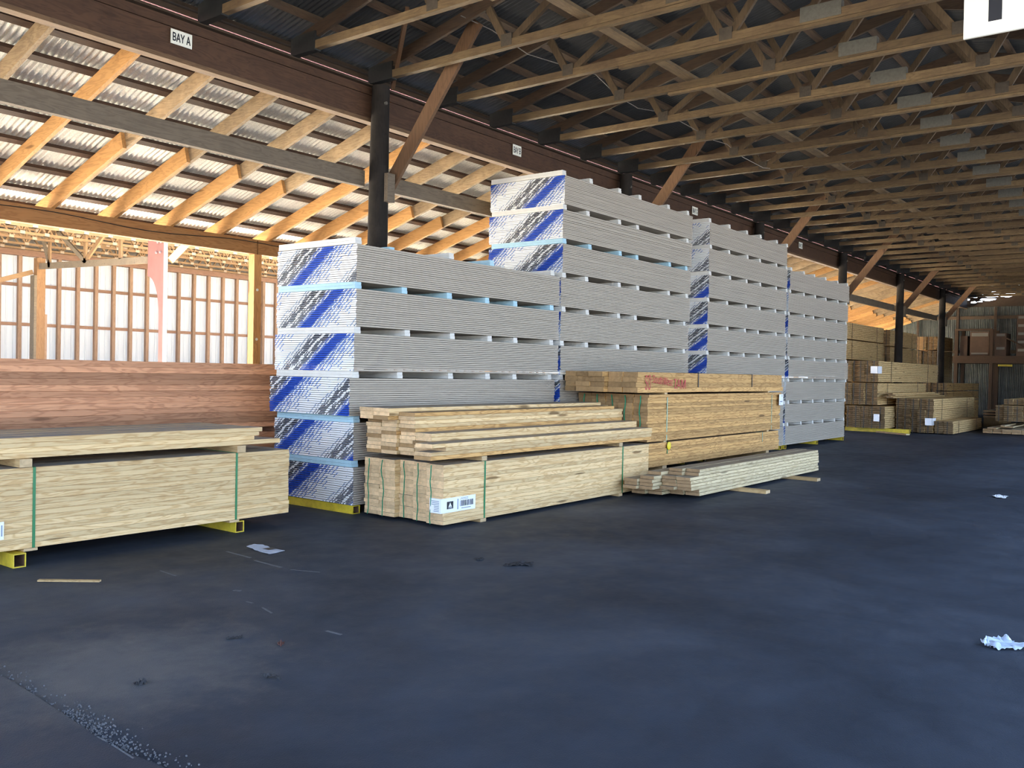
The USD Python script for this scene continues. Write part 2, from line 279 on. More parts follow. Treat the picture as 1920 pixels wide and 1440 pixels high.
SCUFF = plain('pale_scuff', (0.11, 0.115, 0.125), 0.8, 0.0, 0.5, 60.0)
FLOOR = asphalt('floor_asphalt', (0.018, 0.0225, 0.031), (0.035, 0.043, 0.058), (0.070, 0.081, 0.102), 0.6)  # blue of the sky light mixed into the asphalt colour
SLAB = asphalt('slab_concrete', (0.024, 0.029, 0.040), (0.032, 0.039, 0.053), (0.045, 0.052, 0.067), 0.55)
DRIVE = plain('drive_asphalt', (0.15, 0.143, 0.132), 0.9, 0.0, 0.2, 1.5)
YARD = plain('yard_gravel', (0.62, 0.575, 0.49), 0.9, 0.0, 0.2, 1.5)

# printed ends of the gypsum boards: uv.x runs across the bundle, uv.y up; uv.x < -5 is the bare grey edge
GYP = mat('gypsum_board', {'u': ('uvmap', {'attribute': 'st'}), 's': ('separate_xyz', {}),
    'row': ('math', {'math_type': 'multiply', 'value2': 1 / 0.01144}), 'rowi': ('math', {'math_type': 'floor'}), 'rowf': ('math', {'math_type': 'fraction'}),
    'yq': ('math', {'math_type': 'multiply', 'value2': 0.01144 * 1.4}), 'd': ('math', {'math_type': 'subtract'}), 't': ('math', {'math_type': 'divide', 'value2': 1.23}), 'tf': ('math', {'math_type': 'fraction'}),
    'dens': ('rgb_ramp', {'ramp': [(0.0, (1,) * 3), (0.11, (1,) * 3), (0.115, (.8,) * 3), (0.24, (.5,) * 3), (0.36, (.22,) * 3), (0.48, (.0,) * 3), (0.55, (.0,) * 3), (0.62, (.25,) * 3), (0.70, (.5,) * 3), (0.705, (.86,) * 3), (0.795, (.86,) * 3), (0.80, (.12,) * 3), (0.835, (.12,) * 3), (0.84, (.86,) * 3), (0.915, (.86,) * 3), (0.925, (.72,) * 3), (0.97, (.85,) * 3), (0.975, (1,) * 3), (1.0, (1,) * 3)]}),
    'inkr': ('rgb_ramp', {'ramp': [(0.0, (0.010, 0.055, 0.36)), (0.11, (0.010, 0.055, 0.36)), (0.13, (0.03, 0.10, 0.42)), (0.30, (0.07, 0.16, 0.45)), (0.50, (0.16, 0.26, 0.45)), (0.60, (0.22, 0.30, 0.42)), (0.70, (0.012, 0.014, 0.025)), (0.90, (0.012, 0.016, 0.03)), (0.94, (0.03, 0.08, 0.36)), (1.0, (0.010, 0.055, 0.36))]}),
    'shift': ('math', {'math_type': 'multiply', 'value2': 0.37}), 'cx': ('math', {'math_type': 'multiply', 'value2': 1 / 0.021}), 'cs': ('math', {'math_type': 'add'}),
    'ci': ('math', {'math_type': 'floor'}), 'cf': ('math', {'math_type': 'fraction'}), 'cell': ('combine_xyz', {}), 'wn': ('vector_math', {'math_type': 'dot_product', 'vector2': (0.618, 0.357, 0.0)}), 'wf': ('math', {'math_type': 'fraction'}), 'on': ('math', {'math_type': 'less_than'}),
    'g1': ('math', {'math_type': 'greater_than', 'value2': 0.2}), 'solid': ('math', {'math_type': 'greater_than', 'value2': 0.97}), 'g2': ('math', {'math_type': 'maximum'}), 'on2': ('math', {'math_type': 'multiply'}),
    'pr': ('mix_color', {'a': (0.78, 0.78, 0.76)}), 'bare': ('math', {'math_type': 'less_than', 'value2': -5.0}),
    'gg': ('geometry', {}), 'gm': ('mapping', {'scale': (0.8, 3, 60)}), 'gn': ('noise_texture', {'scale': 2.0, 'detail': 3.0}), 'gr': ('rgb_ramp', {'ramp': [(0.3, (0.37, 0.322, 0.255)), (0.7, (0.455, 0.398, 0.318))]}),
    'fin': ('mix_color', {}), 'p': ('principled_bsdf', {'roughness': 0.75, 'specular_ior_level': 0.3})},
    [('u.UV', 's.vector'), ('s.y', 'row.value1'), ('row.value', 'rowi.value1'), ('row.value', 'rowf.value1'), ('rowi.value', 'yq.value1'), ('s.x', 'd.value1'), ('yq.value', 'd.value2'), ('d.value', 't.value1'), ('t.value', 'tf.value1'),
     ('tf.value', 'dens.fac'), ('tf.value', 'inkr.fac'), ('rowi.value', 'shift.value1'), ('s.x', 'cx.value1'), ('cx.value', 'cs.value1'), ('shift.value', 'cs.value2'), ('cs.value', 'ci.value1'), ('cs.value', 'cf.value1'),
     ('ci.value', 'cell.x'), ('rowi.value', 'cell.y'), ('cell.vector', 'wn.vector1'), ('wn.value', 'wf.value1'), ('wf.value', 'on.value1'), ('dens.color', 'on.value2'), ('rowf.value', 'g1.value1'), ('dens.color', 'solid.value1'), ('g1.value', 'g2.value1'), ('solid.value', 'g2.value2'),
     ('on.value', 'on2.value1'), ('g2.value', 'on2.value2'), ('on2.value', 'pr.fac'), ('inkr.color', 'pr.b'), ('s.x', 'bare.value1'), ('gg.position', 'gm.vector'), ('gm.vector', 'gn.vector'), ('gn.fac', 'gr.fac'),
     ('bare.value', 'fin.fac'), ('pr.result', 'fin.a'), ('gr.color', 'fin.b'), ('fin.result', 'p.base_color')])

# ================================================================== SETTING
XE0, XE1 = -4.0, 44.0            # near open end, far wall
# floor
def grid(x0, x1, y0, y1, z, n, m):
    a, b = np.linspace(x0, x1, n + 1), np.linspace(y0, y1, m + 1)
    v = np.array([[x, y, z] for x in a for y in b]); k = np.array([i * (m + 1) + j for i in range(n) for j in range(m)])
    return v, np.vstack([np.stack([k, k + m + 1, k + m + 2], 1), np.stack([k, k + m + 2, k + 1], 1)])
fl = thing('floor', kind='structure')
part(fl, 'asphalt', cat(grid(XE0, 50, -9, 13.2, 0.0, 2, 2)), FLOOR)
solo('yard_ground', cat(bx(XE0, 150, 13.2, 20.6, -0.3, -0.01), bx(XE0, 150, 31, 150, -0.3, -0.01), bx(50, 150, -9, 13.2, -0.3, -0.01)), YARD, kind='structure')
solo('shed_ground', bx(XE0, 150, 20.6, 31, -0.3, -0.01), DRIVE, kind='structure')
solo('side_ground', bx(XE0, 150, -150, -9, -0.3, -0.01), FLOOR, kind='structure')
solo('drive_ground', cat(bx(-150, XE0, -150, 150, -0.3, -0.01)), DRIVE, kind='structure')

# main roof: ridge over Y=3.22, eaves over Y=8.75 and Y=-2.3
RY, HEEL, SL = 3.22, 8.55, 0.24
def ztop(y): return 5.22 + SL * (HEEL - abs(y - RY) - RY) + 0.12      # top of the top chords
roof = thing('ceiling', kind='structure')
W = 0.68 * 1.5
for i in range(int((XE1 - XE0) / W) + 1):
    x0 = XE0 - 0.3 + i * W
    for s in (1, -1):
        ye = RY + s * 5.62
        o = (x0 if s < 0 else x0 + W, ye, ztop(RY + 5.62) + 0.06); d = (0, -s, SL)
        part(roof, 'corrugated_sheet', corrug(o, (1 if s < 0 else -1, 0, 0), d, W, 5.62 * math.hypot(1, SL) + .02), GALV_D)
for s in (1, -1):
    for k in range(10):
        y = RY + s * (0.12 + k * 0.6); z = ztop(y) + 0.02
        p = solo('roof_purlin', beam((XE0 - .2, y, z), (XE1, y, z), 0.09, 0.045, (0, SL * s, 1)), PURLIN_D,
             f'dark purlin under the main roof sheets, {ORD[k]} from the ridge on the {"drywall" if s > 0 else "right"} side', 'purlin', 'purlins of the main roof')
# unseen right side: open near the camera, walled back to dim the deep trusses
solo('wall_right', cat(bx(29.4, XE1, -2.5, -2.4, 0, 5.1)), FARWALL, kind='structure')
for x in (-3.9, 2.0, 8.1, 14.2, 20.3, 26.4): solo('post', tube([(x, -2.2, 0), (x, -2.2, 5.1)], .13, 12), CREATE, 'dark pole on the open right side, outside the picture', 'post', 'poles of the open right side', smooth=40)

# trusses along the shed
X0 = 6.79; PITCH_T = 1.2195
NZ = 5.175
def tz(y): return 5.20 + SL * (HEEL - 0.1 - y) if y > RY else 5.20 + SL * (HEEL - 0.1 - (2 * RY - y))
def build_truss(x):
    t = thing('roof_truss', 'weathered wooden roof truss whose heel meets the girder right of the BAY A sign', 'roof truss', (x, 0, 0), group='roof trusses')
    yl, yr = HEEL, 2 * RY - HEEL
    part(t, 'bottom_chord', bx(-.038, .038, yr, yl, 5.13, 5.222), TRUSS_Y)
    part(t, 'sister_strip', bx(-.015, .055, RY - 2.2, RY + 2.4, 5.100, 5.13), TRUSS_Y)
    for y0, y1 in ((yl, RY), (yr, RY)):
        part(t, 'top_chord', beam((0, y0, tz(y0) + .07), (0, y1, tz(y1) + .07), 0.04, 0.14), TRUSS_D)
    def web(a, b): part(t, 'web', beam((0, a[0], a[1]), (0, b[0], b[1]), 0.04, 0.085, (1, 0, 0)) if False else beam((0, a[0], a[1]), (0, b[0], b[1]), 0.085, 0.042, (1, 0, 0)), WEB)
    for s in (1, -1):
        m = lambda y: RY + s * (y - RY)
        web((m(6.36), 5.20), (m(6.62), tz(6.62))); web((m(6.29), 5.20), (m(5.02), tz(5.02)))
        web((m(4.30), 5.20), (m(4.80), tz(4.80))); web((m(4.22), 5.20), (m(3.30), tz(3.30)))
        for y in (6.33, 4.26):
            part(t, 'node_plate', bx(-.042, .042, m(y) - .075, m(y) + .075, 5.15, 5.285), NODE)
        ye = m(HEEL)
        part(t, 'heel_plate', extrude(Polygon([(0, 5.115), (0, 5.30), (.1, 5.33), (.42, 5.33), (.42, 5.115)]), .09, (-.045 if s < 0 else .045, ye, 0), (0, -s, 0), (0, 0, 1)), PLATE_D)
    part(t, 'splice_plate', bx(-.043, .043, RY - .20, RY + .22, 5.15, 5.305), PLATE)
    return t
first = build_truss(X0)
for k in range(-8, 31):
    if k == 0: continue
    if k < 0: lab, gp = 'weathered roof truss nearer the open end than the BAY A sign, above the frame edge', 'roof trusses nearest the open end'
    elif k <= 16: lab, gp = f'weathered roof truss, {ORD[k - 1]} one back from the truss beside the BAY A sign', 'roof trusses'
    else: lab, gp = f'dim roof truss in the dark far half of the shed, {ORD[30 - k]} from the end wall', 'dim far roof trusses'
    copy_of(first, (X0 + PITCH_T * k, 0, 0), lab, gp)
for y, n in ((5.32, 'near the drywall side'), (1.12, 'on the far side of the ridge')):
    solo('runner', beam((XE0, y, 5.27), (XE1, y, 5.27), 0.14, 0.04), RUNNER, f'long timber runner lying across the truss bottom chords {n}', 'runner')

# girder, posts, braces
g = thing('girder', 'dark brown laminated timber girder running the length of the shed above the drywall', 'girder')
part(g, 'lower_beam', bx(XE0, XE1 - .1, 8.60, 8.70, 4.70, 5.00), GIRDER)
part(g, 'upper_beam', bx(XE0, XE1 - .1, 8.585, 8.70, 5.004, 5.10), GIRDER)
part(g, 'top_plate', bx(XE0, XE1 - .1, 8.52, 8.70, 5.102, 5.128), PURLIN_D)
part(g, 'ledger', bx(XE0, XE1 - .1, 8.575, 8.70, 4.655, 4.70), LEDGER)
solo('fascia_board', bx(XE0, XE1 - .1, 8.735, 8.755, 5.238, 5.33), PURLIN_D, 'added dark board masking all but a bright slot along the girder top', 'mask board')  # added board, thins the glowing strip to a narrow slot
solo('closure_strip', corrug((XE0, 8.80, 5.10), (1, 0, 0), (0, 0, 1), XE1 - XE0, 0.19, .068, .009, 4), REDGLOW, 'added red translucent strip imitating a sunlit roof edge above the dark girder', 'glow strip')  # invented strip, translucent to stand in for the sunlit roof edge
BAY = 6.096; PX = [8.08 + BAY * k for k in range(-2, 6)]
names = {2: 'dark creosoted pole rising behind the front drywall stack', 3: 'dark pole whose top shows above the tallest drywall stack', 4: 'dark pole hidden low behind the third drywall stack', 5: 'dark pole top above the rearmost drywall stack', 6: 'dark pole standing behind the far lumber packs, the wider of two', 7: 'dark pole farthest back among the lumber packs'}
for i, x in enumerate(PX):
    lab = names.get(i, 'dark creosoted pole nearer the open end than the BAY A sign')
    p = thing('post', lab, 'post', (x, 8.437, 0), group=None if i in names else 'poles near the open end')
    part(p, 'pole', tube([(0, .02, 0), (0, .02, 2), (0, .01, 4), (0, 0, 5.09)], .145, 14, .112), CREATE, smooth=40)
    part(p, 'bolt', trimesh.creation.cylinder(.022, .03, sections=8, transform=trimesh.transformations.translation_matrix((-.02, -.115, 4.86)) @ trimesh.transformations.rotation_matrix(math.pi / 2, [1, 0, 0])), PLATE)
    part(p, 'block', bx(-.02, .11, -.17, -.10, 3.62, 3.98), TIE)
    b = solo('knee_brace', beam((x + .16, 8.48, 3.775), (x + .16, 6.99, 5.655), .19, .045, (1, 0, 0)), BRACE,
             'knee brace of the ' + lab, 'brace', group=None if i in names else 'braces near the open end')
for k in range(-2, 6):
    x = 8.08 + BAY * k
    lab = {0: 'grey weathered tie beam left of the dark pole behind the front drywall', 1: 'grey weathered tie beam between the front pole and the tallest drywall stack'}.get(k, 'grey weathered tie beam high between two dark poles farther back' if k > 1 else 'grey tie beam near the open end')
    solo('tie_beam', bx(x - BAY + .1, x - .1, 8.60, 8.68, 3.83, 4.03), TIE, lab, 'tie beam', None if k in (0, 1) else ('tie beams farther back' if k > 1 else 'tie beams near the open end'))
# a redwood hanger beside the first post's truss
solo('hanger', beam((8.30, 8.45, 5.15), (7.38, 7.30, 5.57), .045, .10, (0, 0, 1)), BRACE, 'reddish upright plank crossing the truss chord above the first dark pole', 'plank')

# lean-to: rafters, purlins, sheets, eave beam, eave posts
LS = 0.31
def lz(y): return 4.72 - LS * (y - 8.65)        # underside of rafters
RX = [4.99 + .871 * k for k in range(-9, 45)]
nvis = 0
for i, x in enumerate(RX):
    if x < 3.3: lab, gp = 'lean-to rafter near the open end beyond the left edge', 'lean-to rafters near the open end'
    elif x < 13.5: lab, gp = f'timber rafter of the lean-to roof, {ORD[nvis]} from the left edge', 'lean-to rafters'; nvis += 1
    elif len(RX) - i > 20: lab, gp = 'lean-to rafter hidden behind the second and third drywall stacks', 'lean-to rafters behind the drywall'
    else: lab, gp = f'far orange lit lean-to rafter beyond the drywall, {ORD[len(RX) - 1 - i]} from the end wall', 'far lean-to rafters'
    t = thing('rafter', lab, 'rafter', (x, 0, 0), group=gp)
    new = i % 9 == 0
    old = 8.73; end = 12.85
    split = 10.75 + RNG.uniform(-.25, .1)
    H = .19
    if new or i % 5 == 4:
        part(t, 'timber', beam((0, old, lz(old) + H / 2), (0, end, lz(end) + H / 2), .05, H), ORANGE_Y)
    else:
        part(t, 'old_timber', beam((0, old, lz(old) + H / 2), (0, end - 1.0, lz(end - 1.0) + H / 2), .05, H), OLD_Y)
        part(t, 'sister_timber', beam((-.05, split, lz(split) + H / 2 - .01), (-.05, end, lz(end) + H / 2 - .01), .05, H + .02), ORANGE_Y, 'newer orange timber bolted to the lower half')
PY = [8.78, 9.15, 9.62, 10.16, 10.70, 11.27, 11.82, 12.40, 12.85]
for k, y in enumerate(PY):
    z = lz(y) + .19 * 1.047 + .025
    solo('lean_to_purlin', beam((XE0 - .2, y, z), (XE1, y, z), .10, .045, (0, LS, 1)), PURLIN, f'rough brown purlin under the bright lean-to roof sheets, {ORD[k]} down from the dark girder', 'purlin', 'lean-to purlins')
lt = thing('ceiling_lean_to', kind='structure')
for i in range(int((XE1 - XE0) / W) + 1):
    x0 = XE0 - .3 + i * W
    for (ya, yb, dz) in ((8.76, 10.85, .012), (10.75, 13.05, 0.0)):
        L = (yb - ya) * math.hypot(1, LS)
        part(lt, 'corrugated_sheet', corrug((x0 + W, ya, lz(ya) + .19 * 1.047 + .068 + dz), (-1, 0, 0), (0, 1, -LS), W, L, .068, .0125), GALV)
eb = thing('eave_beam', 'orange brown timber eave beam under the outer ends of the lean-to rafters', 'eave beam')
for k in range(-2, 6):
    part(eb, 'timber', bx(9.1 + BAY * (k - 1) + .01, 9.1 + BAY * k - .01, 12.30, 12.42, 3.33, 3.565), EAVE)
cab = [(XE0 + i * .35, 12.285, 3.50 + .03 * math.sin(i * .35 * 2.1) - .02 * math.sin(i * .35 * 0.7)) for i in range(60)]
part(eb, 'cable', tube(cab, .006, 5), BLACKSTRAP, 'thin dark cable drooping along the beam')
for k in range(-2, 6):
    x = 9.1 + BAY * k
    lab = {0: 'squared timber eave post left of the front drywall stack'}.get(k, 'squared timber eave post standing behind the drywall or off to the left')
    p = thing('eave_post', lab, 'post', (x, 12.36, 0), group=None if k == 0 else 'other eave posts')
    part(p, 'timber', bx(-.07, .07, -.075, .075, 0, 3.325), EAVE_Z)
    for z in (1.95, 2.75):
        part(p, 'bolt_head', trimesh.creation.cylinder(.022, .012, sections=10, transform=trimesh.transformations.translation_matrix((-.01, -.08, z)) @ trimesh.transformations.rotation_matrix(math.pi / 2, [1, 0, 0])), SIGN)

# far wall at the end with light leaking over its top
fw = thing('wall_far', kind='structure')
holes = [(8.59, 5.08, .10, .05), (8.37, 4.95, .16, .06), (8.10, 4.97, .14, .035), (7.80, 5.06, .42, .07), (8.30, 5.18, .13, .04), (7.65, 5.18, .30, .035), (7.60, 5.36, .18, .05), (7.47, 5.27, .14, .05), (7.05, 5.20, .30, .08), (6.95, 5.32, .36, .06), (7.25, 5.46, .14, .04), (7.62, 5.24, .1, .03), (6.75, 5.22, .2, .04), (6.6, 5.62, .05, .04), (8.0, 5.3, .05, .025)]
poly = Polygon([(-6.5, 0), (13.0, 0), (13.0, 3.7), (8.9, 4.85), (8.9, 5.35), (RY, 6.62), (-2.3, 5.3), (-6.5, 4.3)])
ell = []
for (y, z, a, b) in holes:
    n = 14; ell.append(Polygon([(y + a * math.cos(2 * math.pi * i / n) * RNG.uniform(.75, 1.1) * .9, z + b * math.sin(2 * math.pi * i / n) * RNG.uniform(.75, 1.1) * .9) for i in range(n)]))
up = poly.intersection(sbox(-10, 4.72, 14, 8)).difference(unary_union(ell))
part(fw, 'gable_boarding', extrude(up, .02, (XE1, 0, 0), (0, 1, 0), (0, 0, 1)), TRUSS_D)
for i in range(20):
    y0 = -6.5 + i * .98
    y1 = min(y0 + .98, 13.0)
    zt = min(4.74, 3.7 + (13.0 - y1) * .27 + .1)
    part(fw, 'corrugated_sheet', corrug((XE1 - .03 - .004 * (i % 2), y1 + .03, 0), (0, -1, 0), (0, 0, 1), y1 - y0 + .06, zt, .068, .009, 5), FARWALL)
for z in (2.7, 4.2): part(fw, 'girt', bx(XE1 - .12, XE1 - .05, -6.5, 12.2, z, z + .14), PURLIN_D)
for y in (10.55, 8.9, 7.4, 5.6): part(fw, 'stud', bx(XE1 - .2, XE1 - .12, y, y + .1, 0, min(4.7, 3.9 + (12.4 - y) * .27)), TRUSS_D)
# ================================================================== THE NEIGHBOURING SHED
SWY = 29.8
sw = thing('wall_left', kind='structure')
for i in range(40):
    x0 = 4 + i * .92
    a = np.linspace(0, .92, 25); prof = np.where((np.arange(25) % 6) < 1, .02, 0.0)
    v = np.array([[x0 + q, SWY + .12 + h, z] for q, h in zip(a, prof) for z in (0, 4.87)]); k = np.arange(24) * 2
    part(sw, 'wall_panel', (v, np.vstack([np.stack([k, k + 2, k + 3], 1), np.stack([k, k + 3, k + 1], 1)])), WALLP)
for i in range(60):
    x = 5 + i * .6175 + .05
    part(sw, 'stud', bx(x - .055, x + .055, SWY - .06, SWY + .06, 0, 4.87), STUD)
for z in (1.3, 2.66, 3.91): part(sw, 'girt', bx(4, 41, SWY + .02, SWY + .10, z, z + .10), GIRT)
part(sw, 'top_plate', bx(4, 41, SWY - .12, SWY + .10, 4.87, 5.05), GIRT)
part(sw, 'upper_boarding', bx(2, 42, SWY + .2, SWY + .24, 4.87, 5.72), SHEDROOF)
solo('shed_roof', beam((2, 25.2, 5.85), (42, 25.2, 5.85), 11.2, .03, (0, .03, 1)), SHEDROOF, kind='structure')
for q, (y, z, d) in enumerate(((21.6, 4.62, .62), (23.6, 4.72, .60), (25.6, 4.86, .55), (27.4, 4.92, .50), (29.0, 4.98, .45))):
    t = thing('shed_truss', f'sunlit open web truss of the neighbouring shed, {ORD[q]} row back from the yard', 'truss', (0, y, z), group='neighbouring shed trusses')
    part(t, 'bottom_chord', bx(3, 41, -.045, .045, 0, .06), SHEDT); part(t, 'top_chord', bx(3, 41, -.045, .045, d - .06, d), SHEDT)
    ws, pl = [], []
    for i in range(62):
        x = 3.2 + i * .6
        ws += [beam((x, 0, .03), (x + .3, 0, d - .03), .04, .05, (0, 1, 0)), beam((x + .6, 0, .03), (x + .3, 0, d - .03), .04, .05, (0, 1, 0))]
        if i % 3 == 0: ws.append(beam((x, 0, .03), (x + .001, 0, d), .04, .05, (0, 1, 0)))
        pl += [bx(x - .06, x + .06, -.05, .05, .0, .08), bx(x + .24, x + .36, -.05, .05, d - .08, d)]
    part(t, 'webs', cat(*ws), SHEDT, kind='stuff'); part(t, 'plates', cat(*pl), SHEDPLATE, kind='stuff')
CX = 12.22
t = thing('cross_truss', 'grey weathered cross truss between the left shed post and the red steel column', 'truss', group=None)
part(t, 'bottom_chord', beam((CX, 26.58, 4.26), (CX, 20.96, 4.10), .05, .17), TIE)
part(t, 'top_chord', beam((CX, 26.58, 5.2), (CX, 20.96, 5.3), .05, .14), SHEDT)
for y, in ((26.0,), (24.0,), (22.2,)):
    part(t, 'upright', beam((CX, y, 4.2), (CX, y, 5.25), .12, .05, (1, 0, 0)), SHEDT)
for ya, yb in ((26.0, 26.5), (24.0, 25.6), (24.0, 22.6)):
    part(t, 'diagonal', beam((CX, ya, 4.25), (CX, yb, 5.2), .12, .05, (1, 0, 0)), TIE if yb > ya else SHEDT)
t = thing('shed_post', 'orange timber post doubled with darker boards at the left of the white shed wall', 'post', (CX, 26.7, 0))
part(t, 'timber', bx(-.07, .17, -.1, .1, 0, 4.5), SHEDPOST); part(t, 'old_board', bx(-.14, -.07, -.1, .15, 0, 4.0), TIE); part(t, 'side_board', bx(.17, .24, -.08, .1, 0, 2.9), STUD)
part(t, 'strut', beam((-.1, .1, 4.1), (-3.2, .1, 3.0), .05, .13), SHEDT)
t = thing('steel_column', 'red steel column with curved haunch and pale sunlit flange in the yard', 'column', (CX, 20.2, 0))
hp = [(0, 0), (.22, 0), (.22, 2.7)] + [(.22 + .52 * (1 - math.cos(a)), 2.7 + 1.0 * math.sin(a)) for a in np.linspace(0, math.pi / 2, 9)] + [(.74, 4.9), (0, 4.9)]
part(t, 'web_plate', extrude(Polygon(hp), .03, (.015, 0, 0), (0, 1, 0), (0, 0, 1)), PINKSTEEL)
part(t, 'flange', bx(-.01, .085, -.03, 0, 0, 4.9), PINKLIGHT)
for y, z in ((.12, 4.25), (.3, 4.25), (.1, 4.5), (.24, 4.5)):
    part(t, 'bolt', trimesh.creation.cylinder(.03, .03, sections=8, transform=trimesh.transformations.translation_matrix((-.03, y, z)) @ trimesh.transformations.rotation_matrix(math.pi / 2, [0, 1, 0])), PINKLIGHT)
part(t, 'brace', beam((.15, -.03, 4.05), (.95, -.03, 4.9), .06, .16), SHEDT)

# ================================================================== DRYWALL
BASE, PB, NB = 0.09, 0.4617, 17          # ground clearance, pitch of the bundles, board pairs in a bundle
HB = 0.391; PH = HB / NB
def sheet_mesh(x0, x1, y0, y1, z0, z1, off, zrel):
    V, F, UV = [], [], []
    def quad(a, b, c, d, end):
        n = len(V); V.extend([a, b, c, d]); F.extend([[n, n + 1, n + 2], [n, n + 2, n + 3]])
        UV.extend([((y1 - q[1]) + off, zrel + q[2] - z0) if end else (-10.0, 0.0) for q in (a, b, c, d)])
    e = .003
    A = lambda x, y, z: (x, y, z)
    quad(A(x0, y1, z0), A(x0, y0, z0), A(x0, y0, z1), A(x0, y1, z1), True)
    quad(A(x1, y0, z0), A(x1, y1, z0), A(x1, y1, z1), A(x1, y0, z1), True)
    quad(A(x0, y0, z0), A(x1, y0, z0), A(x1, y0, z1), A(x0, y0, z1), False)
    quad(A(x1, y1, z0), A(x0, y1, z0), A(x0, y1, z1), A(x1, y1, z1), False)
    quad(A(x0, y0, z1), A(x1, y0, z1), A(x1, y1, z1), A(x0, y1, z1), False)
    quad(A(x0, y1, z0), A(x1, y1, z0), A(x1, y0, z0), A(x0, y0, z0), False)
    return (np.array(V), np.array(F)), np.array(UV)
STACKS = [('front', 6.37, 10.03, 6.98, 6), ('tallest', 10.09, 13.90, 6.98, 9), ('third', 14.54, 18.21, 6.96, 9), ('rearmost', 18.36, 22.22, 6.96, 8)]
SNAME = {'front': 'the front stack', 'tallest': 'the second stack', 'third': 'the third stack', 'rearmost': 'the rearmost stack'}
# (offset of the print in metres) for the ends that show: front and second stacks, bottom to top
OFFS = {'front': [-.11, -.017, .097, -.513, -.433, -.273], 'tallest': [.2, .4, .3, .2, .5, .35, -.82, -.655, -.643]}
SLX = {'front': [6.40, 7.09, 7.86, 8.55, 9.14, 9.86], 'tallest': [10.12, 10.75, 11.61, 12.14, 13.12, 13.75], 'third': [14.58, 15.40, 16.19, 16.82, 17.64, 18.2], 'rearmost': [18.4, 19.22, 19.93, 20.63, 21.43, 22.12]}
COLF = {('front', 5): 'b', ('front', 1): 'b', ('front', 2): 'b', ('tallest', 7): 'b'}
for sname, x0, x1, y0, n in STACKS:
    y1 = y0 + 1.29
    for k in range(n):
        z = BASE + PB * k
        dx, dy, a = RNG.uniform(-.02, .02), RNG.uniform(-.015, .015), RNG.uniform(-.004, .004)
        if sname == 'front' and k == 2: dx = -.07
        low = sname == 'rearmost' and k < 3
        if low: dx -= .07
        off = OFFS.get(sname, [])[k] if sname in OFFS else RNG.uniform(0, 1.2)
        pos = 'bottom' if k == 0 else 'topmost' if k == n - 1 else ORD[k] + ' from the floor'
        b = thing('drywall_bundle', (f'drywall bundle with blue printed end, {pos} in {SNAME[sname]}' if sname != 'rearmost' else f'grey edged drywall bundle, {pos} in {SNAME[sname]}'), 'drywall bundle', ((x0 + x1) / 2 + dx, y0 + dy, z), rz=a, group=None)
        h = (x1 - x0) / 2
        for i in range(NB):
            jx, jy = NPR.normal(0, .0035), NPR.normal(0, .0025)
            m, uv = sheet_mesh(-h + jx, h + jx, jy, 1.29 + jy, i * PH + .0021, (i + 1) * PH - .0021, off, i * PH)
            part(b, 'board_pair', m, GYP, uv=uv)
        if k or True:
            pass
    for k in range(1, n + 1):
        z = BASE + PB * k - (PB - HB) + .0015
        hgt = PB - HB - .003
        for q, x in enumerate(SLX[sname]):
            w = .085 if q else .09
            xx = x + RNG.uniform(-.05, .05) * (q > 0 and q < 5) + (0.0 if q else .015)
            yy = y0 + RNG.uniform(-.015, .02)
            col = SLEEP_B if COLF.get((sname, k)) == 'b' or (sname == 'front' and k == 6 and q in (1, 3)) else SLEEP_W
            if k == n and q in (1, 4) and sname == 'front': yy += .25
            cl = 'pale blue' if col is SLEEP_B else 'off-white'
            where = f'on top of {SNAME[sname]}' if k == n else f'above bundle {ORD[k - 1]} up in {SNAME[sname]}'
            solo('drywall_sleeper', cat(bx(xx - w / 2, xx + w / 2, yy, yy + 1.24, z, z + hgt / 2 - .0006), bx(xx - w / 2 + .002, xx + w / 2 - .002, yy + .004, yy + 1.24, z + hgt / 2 + .0006, z + hgt)), col, f'{cl} sleeper {where}, {ORD[q]} from near end', 'sleeper', 'drywall sleepers')
def steel_tube(x, y0, y1, w, h, z0=0.0):
    tt = .008; m = []
    m += [bx(x - w / 2, x + w / 2, y0, y1, z0, z0 + tt), bx(x - w / 2, x + w / 2, y0, y1, z0 + h - tt, z0 + h), bx(x - w / 2, x - w / 2 + tt, y0, y1, z0 + tt, z0 + h - tt), bx(x + w / 2 - tt, x + w / 2, y0, y1, z0 + tt, z0 + h - tt)]
    return cat(*m)
def rail(x, y0, y1, w, h, lab):
    t = thing('steel_rail', lab, 'steel rail')
    part(t, 'tube', steel_tube(x, y0, y1, w, h), YELLOW)
    ti = .009
    part(t, 'lining', cat(bx(x - w / 2 + ti, x + w / 2 - ti, y0 + .01, y1, ti, ti + .001), bx(x - w / 2 + ti, x + w / 2 - ti, y0 + .01, y1, h - ti - .001, h - ti), bx(x - w / 2 + ti, x - w / 2 + ti + .001, y0 + .01, y1, ti, h - ti), bx(x + w / 2 - ti - .001, x + w / 2 - ti, y0 + .01, y1, ti, h - ti)), RUST, 'rusty inside of the tube')
rail(6.43, 6.97, 8.3, .10, .085, 'yellow steel rail under the near end of the front drywall stack')
for sname, x0, x1, y0, n in STACKS:
    for q, f in enumerate((.0, .5, .97)):
        if sname == 'front' and q == 0: continue
        rail(x0 + .05 + f * (x1 - x0), y0 + .03, y0 + 1.3, .10, .085, f'yellow steel rail under {SNAME[sname]}, {ORD[q]} from its near end')

